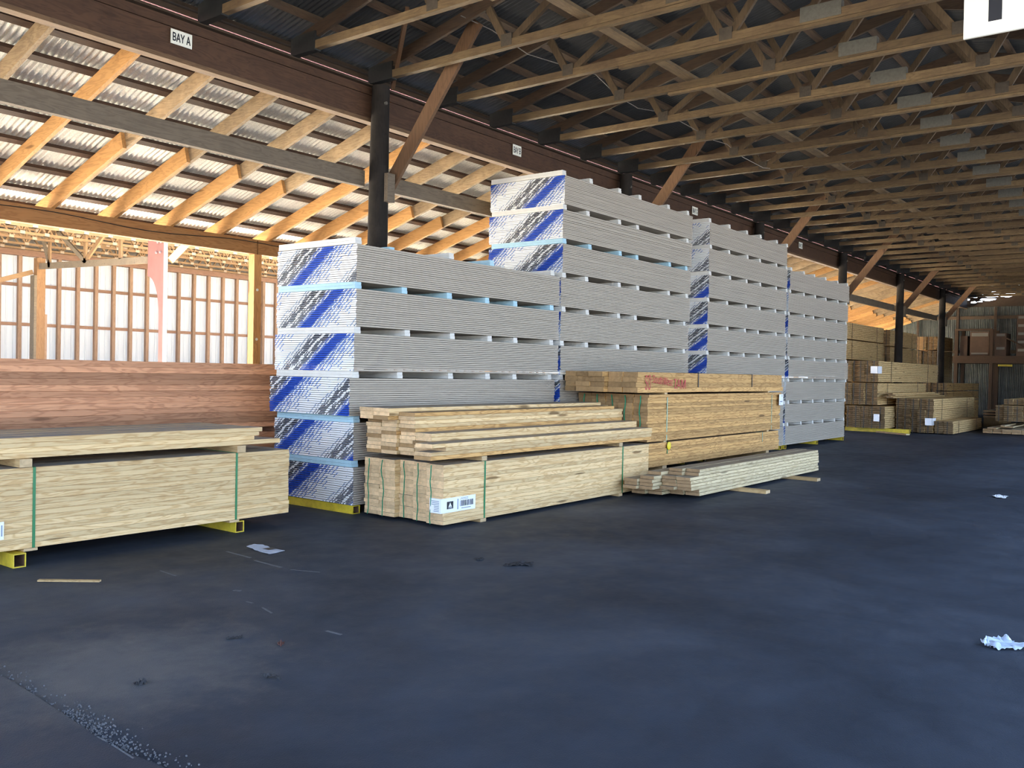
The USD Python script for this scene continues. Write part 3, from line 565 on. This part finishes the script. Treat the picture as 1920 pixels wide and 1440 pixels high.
# ================================================================== LUMBER
def strap(t, x, y0, y1, z0, z1, m, w=.018, label=None):
    e = .003
    part(t, 'strap', cat(bx(x - w / 2, x + w / 2, y0 - e, y0, z0 + .001, z1 + e), bx(x - w / 2, x + w / 2, y0 - e, y1 + e, z1, z1 + e), bx(x - w / 2, x + w / 2, y1, y1 + e, z0, z1)), m, label)
def pack(name, label, catg, x0, x1, y0, y1, z0, z1, rows, cols, m, seed, jx=.02, jy=.004, group=None, colshift=None):
    r = np.random.default_rng(seed); t = thing(name, label, catg, group=group)
    H, Wd = (z1 - z0) / rows, (y1 - y0) / cols
    for j in range(cols):
        cs = (colshift[j] if colshift else r.uniform(-.03, .03))
        for i in range(rows):
            d, e = r.normal(0, jx), r.normal(0, jx); dy = r.normal(0, jy)
            part(t, 'board', plank(x0 + cs + d, x1 + cs * .3 + e * .5, y0 + j * Wd + .0015 + dy, y0 + (j + 1) * Wd - .0015 + dy, z0 + i * H + .0005, z0 + (i + 1) * H - .0005, .0022), m)
    return t
# front pack
FY0, FY1 = 5.715, 6.82
fp = pack('lumber_pack', 'strapped pack of pale pine boards with white barcode label, lowest in front of the drywall', 'lumber pack', 6.37, 10.31, FY0, FY1, .035, .605, 15, 5, PINE, 21, .005, .002, colshift=[0, .05, .09, .02, .03])
for x, l in ((6.985, 'green strap nearer the label'), (9.66, 'green strap at the far end')): strap(fp, x, FY0, FY1, .035, .605, GREENSTRAP, .022, l)
for j in range(5):
    yc = FY0 + (j + .55) * .221; xs = 6.37 + [0, .05, .09, .02, .03][j]
    pts = [(xs - .045 + .004 * math.sin(z * 40 + j), yc + .007 * math.sin(z * 17 + j * 2) + (.02 if z > .4 and j == 3 else 0), z) for z in np.linspace(.04, .60, 12)]
    part(fp, 'paint_stripe', tube(pts, .0055, 5), GREENPAINT, 'wavy green stripe down the board ends')
# white barcode label wrapped round the corner
LZ0, LZ1, LX1 = .150, .290, 6.83
lb = part(fp, 'barcode_label', cat(bx(6.325, LX1, FY0 - .012, FY0 - .010, LZ0, LZ1), bx(6.323, 6.325, FY0 - .012, FY0 + .13, LZ0, LZ1)), WHITE, 'white barcode label with black square emblem')
yl = FY0 - .0125
part(lb, 'emblem_square', bx(6.41, 6.50, yl - .001, yl, LZ0 + .035, LZ1 - .035), INK)
tri = Polygon([(0, 0), (.05, 0), (.025, .042)]).difference(Polygon([(.022, .004), (.031, .004), (.0265, .016)]))
part(lb, 'emblem', extrude(tri, .001, (6.43, yl - .001, LZ0 + .054), (1, 0, 0), (0, 0, 1)), WHITE)
part(lb, 'emblem_line', bx(6.43, 6.485, yl - .002, yl - .001, LZ0 + .043, LZ0 + .047), WHITE)
bars, rb, xx = [], random.Random(4), 6.60
while xx < 6.80:
    w = rb.choice([.003, .004, .007, .011]); bars.append(bx(xx, xx + w, yl - .001, yl, LZ0 + .045, LZ1 - .04)); xx += w + rb.choice([.004, .006, .009])
part(lb, 'barcode', cat(*bars), INK, kind='stuff')
lines = [bx(6.56, 6.575, yl - .001, yl, LZ0 + .02, LZ1 - .02)] + [bx(6.60 + .01 * i, 6.72, yl - .001, yl, LZ1 - .03 + .012 * i, LZ1 - .025 + .012 * i) for i in range(2)] + [bx(6.62, 6.76, yl - .001, yl, LZ0 + .022, LZ0 + .03)]
lines += [bx(6.3225, 6.323, FY0 + .01, FY0 + rb.uniform(.06, .11), LZ0 + .015 + .016 * i, LZ0 + .022 + .016 * i) for i in range(7)]
part(lb, 'print_lines', cat(*lines), GREYINK, kind='stuff')
for x in (6.95, 9.60): solo('dunnage_stick', bx(x - .03, x + .06, FY0 - .006, FY1, 0, .034), STICK, f'flat wooden dunnage stick under the front strapped pack, {"nearer the label" if x < 8 else "at its far end"}', 'dunnage')
for x in (6.98, 9.62): solo('dunnage_stick', bx(x - .04, x + .04, FY0 + .005, FY1, .610, .655), STICK, f'wooden dunnage stick lying on the front strapped pack, {"nearer the label" if x < 8 else "at its far end"}', 'dunnage')
# loose boards on top of it
HT = [4, 6, 11, 12, 12]; BH = .0385
for j in range(5):
    ya = FY0 + j * .221
    for i in range(HT[j]):
        if j == 2 and i == 11: continue
        xs = [6.20, 6.42, 6.44, 6.40, 6.42][j] + RNG.gauss(0, .012); xe = 10.375 + RNG.gauss(0, .012)
        if i >= 9 and j >= 3: xs -= .10
        if j == 0 and i == 2: xs += .20
        if i == HT[j] - 1 and j >= 2: xe -= .2
        z = .657 + i * BH
        solo('loose_board', plank(xs, xe, ya + .003 + RNG.uniform(-.002, .002), ya + .218 + RNG.uniform(-.002, .002), z + .0006, z + BH - .0006), PINE if (i + j) % 4 else PINE_WARM,
             f'loose pine board on the front strapped pack, {ORD[j]} column from the aisle, {ORD[i]} layer up', 'board', 'loose boards on the front pack')
# left pack on two yellow rails
LY0, LY1 = 6.90, 7.98
lp = pack('lumber_pack', 'strapped pack of pale pine boards raised on yellow rails at the left', 'lumber pack', 0.6, 5.50, LY0, LY1, .125, .725, 15, 5, PINE, 33, .008, .002)
for x, l in ((3.15, 'green strap at the left'), (4.915, 'green strap at the right')): strap(lp, x, LY0, LY1, .125, .725, GREENSTRAP, .020, l)
lb = part(lp, 'barcode_label', bx(2.5, 2.935, LY0 - .012, LY0 - .009, .215, .345), WHITE, 'white label at the left edge of the picture')
part(lb, 'barcode', cat(*[bx(2.60 + .021 * i, 2.61 + .021 * i, LY0 - .0125, LY0 - .012, .24, .32) for i in range(16)]), GREYINK, kind='stuff')
rail(3.035, 6.86, 8.1, .092, .102, 'yellow steel rail under the left end of the raised pack')
rail(4.98, 6.93, 8.1, .092, .102, 'yellow steel rail under the right end of the raised pack')
for x in (3.13, 4.90): solo('dunnage_stick', bx(x - .05, x + .05, LY0 + .0, LY1, .1035, .1235), STICK, f'thin dunnage strip between the {"left" if x < 4 else "right"} yellow rail and the raised pack', 'dunnage')
for x in (3.08, 4.95): solo('dunnage_stick', bx(x - .045, x + .045, LY0 - .02, LY1, .7295, .79), STICK, f'dunnage stick on top of the raised left pack at its {"left" if x < 4 else "right"} strap', 'dunnage')
for j in range(4):
    for i, (ze, xe) in enumerate(((.042, 5.37), (.036, 5.12), (.036, 5.14), (.04, 5.22))):
        z = .7915 + [0, .042, .078, .114][i]
        ya = 6.93 + j * .235
        solo('loose_board', plank(.7 + RNG.gauss(0, .03), xe + RNG.gauss(0, .02) - .02 * j, ya, ya + .228, z + .0005, z + ze - .0005), PINE,
             f'loose pine board on the raised left pack, {ORD[j]} column from the aisle, {ORD[i]} layer up', 'board', 'loose boards on the left pack')
# red stack behind
RY0 = 8.80
for q, (z0, z1, rows, lab) in enumerate(((.10, .74, 11, 'reddish brown lumber pack, the lower one behind the raised left pack'), (.80, 1.535, 12, 'reddish brown lumber pack, the upper one before the white shed wall'))):
    t = pack('red_lumber_pack', lab, 'lumber pack', 1.2, 6.84, RY0, RY0 + 1.32, z0, z1, rows, 6, RED, 50 + q, .025, .006)
for z0, z1, lab in ((.742, .798, 'between the two reddish packs'), (0.0, .098, 'under the reddish packs')):
    for q, x in enumerate((2.6, 4.7, 6.86)):
        solo('sticker_stick', bx(x - .05, x + .07, RY0 - .02, RY0 + 1.3, z0, z1), RED, f'reddish cross stick {lab}, {ORD[q]} from the left', 'cross stick')
# middle packs
MY0, MY1 = 5.84, 6.93
mp = pack('lumber_pack', 'warm toned lumber pack with yellow tag, lower of the three before the tallest drywall', 'lumber pack', 10.45, 15.06, MY0, MY1, .27, .585, 8, 5, PINE_WARM, 61, .012, .006)
strap(mp, 11.05, MY0, MY1, .27, .585, GREENSTRAP); strap(mp, 14.35, MY0, MY1, .27, .585, PALESTRAP)
part(mp, 'tag', trimesh.creation.icosphere(2, 1.0).apply_transform(np.diag([.055, .012, .055, 1])).apply_translation((11.06, MY0 - .02, .535)), plain('yellow_tag', (0.8, 0.62, 0.02), .5), 'bright yellow plastic tag on the strap')
mm = pack('lumber_pack', 'warm toned lumber pack with pale green straps, middle of the three before the tallest drywall', 'lumber pack', 10.47, 15.10, MY0, MY1, .607, 1.235, 16, 5, PINE_WARM, 62, .008, .006, colshift=[.02, .0, .03, .01, .02])
strap(mm, 11.02, MY0, MY1, .607, 1.235, PALESTRAP, .024); strap(mm, 14.72, MY0, MY1, .607, 1.235, PALESTRAP)
tg = part(mm, 'paper_tag', rotz(bx(14.93, 15.19, MY0 - .03, MY0 - .027, 1.02, 1.205), .12, 15.06, MY0), WHITE, 'white paper tag stapled at the far corner')
part(tg, 'tag_print', rotz(cat(bx(15.08, 15.14, MY0 - .0315, MY0 - .03, 1.17, 1.185), bx(14.98, 15.13, MY0 - .0315, MY0 - .03, 1.07, 1.09), bx(14.97, 15.05, MY0 - .0315, MY0 - .03, 1.04, 1.046)), .12, 15.06, MY0), GREYINK)
for j in range(5):
    yc = MY0 + (j + .5) * .218; xs = 10.47 + [.02, .0, .03, .01, .02][j] - .022
    part(mm, 'paint_stripe', tube([(xs, yc + .01 * math.sin(z * 20 + j), z) for z in np.linspace(.62, 1.22, 9)], .009, 5), GREENPAINT, 'green stripe down the board ends')
mt = pack('lumber_pack', 'brown lumber pack sprayed with red writing, top of the three before the tallest drywall', 'lumber pack', 10.16, 15.13, MY0 - .01, MY1, 1.262, 1.53, 4, 5, PINE_WARM, 63, .02, .006, colshift=[0, .02, -.1, -.05, -.02])
strap(mt, 11.93, MY0 - .01, MY1, 1.262, 1.53, BLACKSTRAP, .02); strap(mt, 13.85, MY0 - .01, MY1, 1.262, 1.53, BLACKSTRAP, .02)
mk = [lettering('SO', .19, (10.36, MY0 - .018, 1.30), (.45, 0, 0), (.05, 0, 1), bold=False), lettering('-SouthWest', .10, (10.49, MY0 - .018, 1.40), (1, 0, -.08), (.05, 0, 1), bold=False, sx=.80), lettering('IAM', .13, (11.17, MY0 - .018, 1.315), (1, 0, -.02), (0, 0, 1), bold=False)]
part(mt, 'spray_writing', cat(*mk), REDPAINT, 'red sprayed writing')
for q, x in enumerate((11.0, 14.6)):
    solo('dunnage_stick', bx(x - .04, x + .04, MY0 + .01, MY1, .587, .605), STICK, f'thin stick between the lower and middle warm packs, {"near" if q == 0 else "far"} end', 'dunnage')
    solo('dunnage_stick', bx(x - .04, x + .04, MY0 + .01, MY1, 1.237, 1.26), STICK, f'thin stick between the middle and top warm packs, {"near" if q == 0 else "far"} end', 'dunnage')
    solo('dunnage_block', bx(x - .06, x + .06, MY0 + .01, MY1, 0, .268), STICK, f'tall timber bearer under the warm packs, {"near" if q == 0 else "far"} end', 'dunnage')
# low stack in front of them
LWY0 = 4.85
r = np.random.default_rng(71)
for j in range(4):
    for i in range([8, 8, 7, 5][j]):
        z = .042 + i * .0405
        xs = (10.02 if i < 2 else 9.80 if i < 6 else 10.0) - [0, .05, .22, .3][j] + r.normal(0, .025); xe = 14.2 + r.normal(0, .015)
        solo('loose_board', plank(xs, xe, LWY0 + j * .19 + .001 + abs(r.normal(0, .007)), LWY0 + j * .19 + .187, z + .002, z + .0386, .004), PINE_GREY, f'pale board of the low loose stack nearest the aisle, {ORD[j]} column, {ORD[i]} layer up', 'board', 'boards of the low stack')
for x, l in ((11.2, 'near'), (13.1, 'far')): solo('dunnage_stick', bx(x - .06, x + .08, 4.47, 5.7, 0, .041), STICK, f'flat dunnage board sticking out from under the low stack, {l} one', 'dunnage')

# far packs: boards kept as one part each (they are only a few pixels thick)
def farpack(label, x0, x1, y0, y1, z0, z1, m=None, cols=5, rows=None, straps=True, tag=None, skew=0.0):
    rows = rows or max(2, int(round((z1 - z0) / .055))); r = np.random.default_rng(int(x0 * 100 + y0 * 37 + z0 * 991)); ms = []
    Wd, H = (y1 - y0) / cols, (z1 - z0) / rows
    for j in range(cols):
        cs = r.uniform(-.08, .08)
        for i in range(rows): ms.append(rotz(plank(x0 + cs + r.normal(0, .02), x1 + r.normal(0, .03), y0 + j * Wd + .005, y0 + (j + 1) * Wd - .005, z0 + i * H + .003, z0 + (i + 1) * H - .003), skew, x0, y0))
    t = thing('far_lumber_pack', label, 'lumber pack'); part(t, 'boards', cat(*ms), m or FARPINE, kind='stuff')
    if straps:
        ss = []
        for f in (.18, .8):
            x = x0 + f * (x1 - x0); ss.append(rotz(bx(x - .012, x + .012, y0 - .004, y0, z0, z1), skew, x0, y0))
        for j in range(cols): ss.append(rotz(bx(x0 - .14, x0 - .125, y0 + (j + .5) * Wd - .01, y0 + (j + .5) * Wd + .01, z0, z1), skew, x0, y0))
        part(t, 'straps', cat(*ss), BLACKSTRAP, kind='stuff')
    if tag: part(t, 'paper_tag', cat(bx(x0 - .155, x0 - .15, y0 + tag[0], y0 + tag[0] + .18, z0 + tag[1], z0 + tag[1] + .2), bx(x0 - .15, x0 + .25, y0 - .012, y0 - .008, z0 + tag[1], z0 + tag[1] + .2) if tag[0] < .05 else bx(x0 - .155, x0 - .15, y0 + tag[0], y0 + tag[0] + .02, z0 + tag[1], z0 + tag[1] + .2)), WHITE, 'white paper tag')
    return t
farpack('small dark ended lumber pile nearest the aisle among the far packs', 27.0, 30.9, 5.56, 6.04, .02, .37, cols=2)
farpack('wide far lumber pack on the floor with white tags, in front', 27.0, 32.5, 6.07, 7.08, .02, .66, tag=(.0, .22))
farpack('low far lumber pack lying on the front floor pack', 27.0, 32.4, 6.06, 7.07, .665, .97, rows=5)
farpack('far lumber pack on the yellow rail behind the drywall, lowest of three', 26.2, 32.4, 7.12, 8.22, .12, .73, tag=(.1, .2))
farpack('far lumber pack second of three behind the drywall, with pale side', 26.2, 31.6, 7.35, 8.23, .77, 1.38)
farpack('far lumber pack with white tag, topmost of three behind the drywall', 26.2, 33.1, 7.33, 8.24, 1.41, 2.0, tag=(.0, .24))
for i in range(4):
    solo('loose_board', plank(26.1 + .1 * i, 32.2 - .3 * i, 6.90 + .1 * (i % 2), 7.09 + .1 * (i % 2), .975 + .034 * i, 1.006 + .034 * i), FARPINE, f'loose board sliding off the far packs, {ORD[i]} layer up', 'board', 'loose boards on the far packs')
farpack('far stacked pack behind the dark pole, upper left', 28.4, 32.7, 9.0, 10.1, 2.74, 3.25)
farpack('far stacked pack behind the dark pole, second down on the left', 28.4, 32.8, 9.0, 10.1, 2.10, 2.70)
farpack('far stacked pack behind the dark pole, third down on the left', 28.4, 32.8, 9.0, 10.1, 1.45, 2.06)
farpack('far stacked pack behind the dark pole, bottom left', 28.4, 32.8, 9.0, 10.1, .01, 1.41)
farpack('far stacked pack right of the wider dark pole, upper', 33.5, 37.1, 9.0, 10.1, 2.68, 3.24)
farpack('far stacked pack right of the wider dark pole, second down', 33.5, 37.2, 9.0, 10.1, 2.06, 2.64)
farpack('far stacked pack right of the wider dark pole, bottom', 33.5, 37.2, 9.0, 10.1, .01, 2.02)
farpack('bright ended pack by the farthest pole, upper', 40.0, 42.1, 8.76, 9.68, 2.74, 3.28, PINE_WARM)
farpack('bright ended pack by the farthest pole, lower', 40.0, 42.1, 8.76, 9.68, .01, 2.70)
farpack('orange sided pack left of the timber rack, upper', 32.75, 37.9, 6.95, 7.32, 1.15, 1.40, PINE_WARM, cols=2)
farpack('orange sided pack left of the timber rack, middle', 32.75, 37.9, 6.95, 7.32, .82, 1.12, PINE_WARM, cols=2)
farpack('orange sided pack left of the timber rack, bottom', 32.9, 37.9, 6.95, 7.32, .01, .80, PINE_WARM, cols=2)
farpack('brown pack on the pile at the right edge, upper', 29.4, 34.0, 4.0, 4.72, .83, .99, cols=3)
farpack('brown pack on the pile at the right edge, middle', 29.0, 34.0, 3.95, 4.88, .36, .81, cols=4, skew=.0)
farpack('splayed pale pile at the right edge on the floor', 28.6, 33.5, 3.9, 5.1, .02, .15, PINE_GREY, cols=5, straps=False, skew=.03)
for i, (x0, y0, x1, y1, z) in enumerate(((28.3, 4.72, 31.0, 4.95, .16), (28.6, 4.35, 32.0, 4.62, .20), (28.2, 4.5, 30.0, 4.6, .24))):
    solo('loose_board', plank(x0, x1, y0, y1, z, z + .035), PINE_GREY, f'pale loose board on the splayed pile at the right edge, {ORD[i]} from the bottom', 'board', 'loose boards at the right edge')
for i in range(3): solo('loose_board', plank(33.0, 35.5, 5.45 + .02 * i, 5.9, .3 + .09 * i, .36 + .09 * i), PINE_GREY, f'pale short board in the gap before the timber rack, {ORD[i]} layer up', 'board', 'short boards before the rack')
solo('bearer_block', bx(33.1, 35.4, 5.45, 5.9, 0, .298), FARPINE, 'timber block carrying the short pale boards before the rack', 'dunnage')
rail(26.5, 6.55, 8.3, .12, .115, 'yellow steel rail under the far lumber packs behind the drywall')
solo('loose_plank', beam((26.3, 7.35, .02), (25.7, 6.4, .02), .12, .035), PINE_GREY, 'pale plank on the floor before the far lumber packs', 'plank')

# timber rack with cartons at the far end
rk = thing('timber_rack', 'dim timber rack with cartons at the far right end', 'rack', (40, 0, 0))
for y in (8.19, 6.92, 5.2): part(rk, 'upright', bx(-.06, .06, y - .06, y + .06, 0, 3.55), CRATE)
for y in (8.19, 6.92, 5.2): part(rk, 'rear_upright', bx(1.2, 1.32, y - .06, y + .06, 0, 3.55), CRATE)
part(rk, 'shelf', bx(-.1, 1.3, 5.0, 8.3, 2.2, 2.5), CRATE); part(rk, 'top_rail', bx(-.08, .08, 6.9, 8.25, 3.5, 3.58), CRATE)
part(rk, 'brace', beam((-.1, 6.4, 3.2), (-.1, 5.2, 2.55), .05, .14, (1, 0, 0)), CRATE)
part(rk, 'yellow_guard', bx(-.14, -.101, 6.15, 6.65, 2.08, 2.16), YELLOW, 'yellow guard strip')
def carton(x, y0, y1, z0, z1, lab, lids):
    t = thing('carton', lab, 'carton'); part(t, 'box', bx(x, x + .9, y0, y1, z0, z1), CARD)
    for a, b in lids: part(t, 'paper_band', bx(x - .004, x, y0 + .05, y1 - .05, a, b), CARDTAPE)
carton(40.12, 7.02, 7.72, 2.502, 3.48, 'brown carton in the rack with a pale band near its top', [(3.28, 3.42), (2.56, 2.63)])
carton(40.12, 6.42, 6.82, 2.502, 3.40, 'brown carton in the rack right of the middle upright', [(3.28, 3.38), (2.75, 2.85)])
carton(40.12, 7.82, 8.08, 2.502, 3.3, 'narrow dark carton at the left end of the rack', [])
for i in range(5):
    carton(40.0 - .001 * i, 5.35, 6.05, 2.502 + .32 * i, 2.502 + .32 * i + .315, f'flat carton in the stack at the right edge of the rack, {ORD[i]} up', [(2.502 + .32 * i + .17, 2.502 + .32 * i + .27)])

# ================================================================== SIGNS, WIRE, LITTER
def baysign(x, z, text, w, h, lab):
    t = thing('bay_sign', lab, 'sign', (x, 8.595, z)); part(t, 'plate', bx(-w / 2, w / 2, -.02, -.011, -h / 2, h / 2), SIGN)
    th = h * .56
    m = lettering(text, th, (0, -.021, -th / 2), (1, 0, 0), (0, 0, 1), .001, True, True); V = m[0]; wd = V[:, 0].max() - V[:, 0].min()
    V[:, 0] *= min(1, w * .84 / wd); part(t, 'lettering', m, INK)
baysign(5.355, 4.905, 'BAY A', .245, .15, 'white sign reading BAY A on the dark girder')
baysign(11.12, 4.925, 'BAY B', .21, .16, 'white sign reading BAY B on the dark girder above the drywall')
baysign(17.22, 4.92, 'BAY C', .25, .16, 'small white bay sign just above the second drywall stack')
baysign(23.35, 4.95, 'BAY D', .25, .16, 'small white bay sign on the girder beyond the third drywall stack')
t = thing('hanging_sign', 'big white hanging number sign cut off by the top right corner', 'sign', (7.93, 0, 0))
part(t, 'board', bx(-.012, .012, .40, 1.63, 4.225, 5.12), SIGN)
one = Polygon([(.178, .10), (.273, .10), (.273, .76), (.178, .76), (.178, .66), (.10, .62), (.10, .54), (.178, .57)])
th_ = np.linspace(0, 2 * math.pi, 40, endpoint=False)
zero = Polygon([(.62 + .235 * math.cos(a), .43 + .335 * math.sin(a)) for a in th_]).difference(Polygon([(.62 + .135 * math.cos(a), .43 + .23 * math.sin(a)) for a in th_]))
part(t, 'number', extrude(unary_union([one, zero]), .002, (-.012, 1.63, 4.225), (0, -1, 0), (0, 0, 1)), INK)
for y in (.55, 1.45): part(t, 'hook', tube([(0, y, 5.10), (0, y, 5.16), (0.03, y, 5.22)], .006, 5), WIRE)
wp = [(7.9 + i * .6, 6.95 - .06 * i + .08 * math.sin(i * 1.3), 5.60 - .035 * i + .06 * math.sin(i * 2.0)) for i in range(14)]
solo('wire', tube(wp, .006, 5), WIRE, 'thin pale wire drooping between the roof trusses', 'wire', smooth=True)

def crumple(pts, z, seed, h=.01, n=7):
    """A crumpled sheet lying on the floor: outline pts in plan."""
    P = Polygon(pts); x0, y0, x1, y1 = P.bounds; r = np.random.default_rng(seed); V = []
    m = trimesh.creation.extrude_polygon(P, .002, engine='earcut').subdivide().subdivide().subdivide()
    V = np.array(m.vertices); k = meshkit.fbm(np.c_[V[:, :2] * 28 / max(x1 - x0, y1 - y0) * .35, np.full(len(V), seed)], 3, seed)
    V[:, 2] += z + h * np.clip(k * 2 - .55, 0, 1)
    return V, np.array(m.faces)
def floorpt(px, py):
    d = Fv + R2 * (px - 960) / FPX - U2 * (py - 720) / FPX; q = d * (-1.5 / d[2]); return q[0], q[1]
def outline(pp): return [floorpt(*p) for p in pp]
t = thing('paper_label', 'torn white paper label lying on the floor before the raised left pack', 'paper')
q = [(462, 1025), (476, 1021), (494, 1023), (512, 1029), (534, 1034), (504, 1040), (480, 1033)]
part(t, 'sheet', crumple(outline(q), .002, 3, .006), plain('grubby_paper', (0.42, 0.46, 0.54), .6, 0, .15, 20.0))
a = floorpt(502, 1031); part(t, 'printed_square', bx(a[0] - .03, a[0] + .05, a[1] - .05, a[1] + .03, .010, .0105), INK)
a, b = floorpt(72, 1090), floorpt(188, 1091)
solo('wood_strip', beam((*a, .007), (*b, .007), .035, .012), STICK, 'thin wooden strip lying on the floor below the yellow rail', 'wood strip')
q = [(1838, 1208), (1850, 1203), (1865, 1201), (1890, 1201), (1902, 1203), (1900, 1212), (1925, 1212), (1940, 1222), (1915, 1221), (1890, 1220), (1865, 1220), (1848, 1215)]
solo('plastic_wrap', crumple(outline(q), .001, 9, .035), PLASTIC, 'crumpled clear plastic wrapper on the floor at the right edge', 'plastic wrapper', smooth=True)
q = [(1860, 931), (1872, 929), (1891, 932), (1884, 935), (1868, 934)]
solo('paper_scrap', crumple(outline(q), .001, 12, .02), WHITE, 'small white scrap far out on the floor at the right', 'paper scrap')
for (xa, ya), (xb, yb), w in (((425, 1034), (470, 1046), .02), ((478, 1051), (527, 1064), .022), ((300, 1070), (330, 1080), .012), ((438, 1107), (452, 1108), .03), ((462, 1128), (474, 1131), .018), ((492, 1139), (510, 1150), .014), ((545, 1068), (600, 1073), .012), ((612, 1183), (640, 1190), .02), ((182, 1387), (200, 1396), .006), ((210, 1402), (250, 1428), .007)):
    a, b = floorpt(xa, ya), floorpt(xb, yb)
    part(fl, 'scuff_mark', beam((*a, .0131 if ya > 1380 else .0006), (*b, .0131 if ya > 1380 else .0006), w, .001), SCUFF)
lit = [([(943, 1061), (960, 1056), (985, 1055), (1001, 1058), (998, 1063), (975, 1061), (955, 1063)], 'flattened black strip on the floor right of centre', BIT, .02), ([(249, 1286), (258, 1280), (272, 1278), (275, 1283), (262, 1287)], 'small dark scrap on the floor at lower left', BIT, .02),
       ([(520, 1210), (527, 1205), (534, 1208), (527, 1214)], 'small reddish dead leaf on the floor', TREAD, .02), ([(488, 1271), (505, 1269), (520, 1271), (527, 1276), (510, 1274), (498, 1273)], 'dark twig like scrap on the floor below the leaf', BIT, .02),
       ([(423, 1198), (445, 1196), (455, 1193), (454, 1197), (440, 1199), (426, 1200)], 'thin dark scrap on the floor left of the leaf', BIT, .012), ([(890, 1048), (905, 1047), (908, 1050), (895, 1051)], 'tiny dark scrap left of the flattened strip', BIT, .012)]
for i, (q, lab, m, h) in enumerate(lit): solo('floor_scrap', crumple(outline(q), .001, 20 + i, h), m, lab, 'litter')
# the smoother slab at the lower left, a few millimetres higher, with a crumbling gravel edge
edge = [(-80, 1240), (10, 1275), (60, 1305), (110, 1338), (150, 1365), (185, 1390), (230, 1415), (300, 1440), (380, 1500)]
E = outline(edge); far = [floorpt(380, 1900), floorpt(-400, 1900), floorpt(-400, 1240)]
solo('floor_slab', extrude(Polygon(E + far), .012, (0, 0, .0005), (1, 0, 0), (0, 1, 0)), SLAB, kind='structure')
pr = np.random.default_rng(5); ps = []
for _ in range(1500):
    s = pr.uniform(0, len(E) - 1.001); i = int(s); f = s - i
    wgt = {3: 1.0, 4: .9, 5: .9}.get(i, .25)
    if pr.random() > wgt: continue
    x, y = E[i][0] * (1 - f) + E[i + 1][0] * f, E[i][1] * (1 - f) + E[i + 1][1] * f
    d = abs(pr.normal(0, .07)); x += d * .75; y += d * .65 * pr.uniform(-.3, 1)
    k = pr.uniform(.0018, .0055); b = trimesh.creation.icosahedron(); V = np.array(b.vertices) * k * pr.uniform(.6, 1.3, 3) + (x, y, k * .35 + .001)
    ps.append((V, np.array(b.faces)))
solo('gravel', cat(*ps), PEBBLE, 'loose pale gravel crumbling along the slab edge at lower left', 'gravel', kind='stuff')
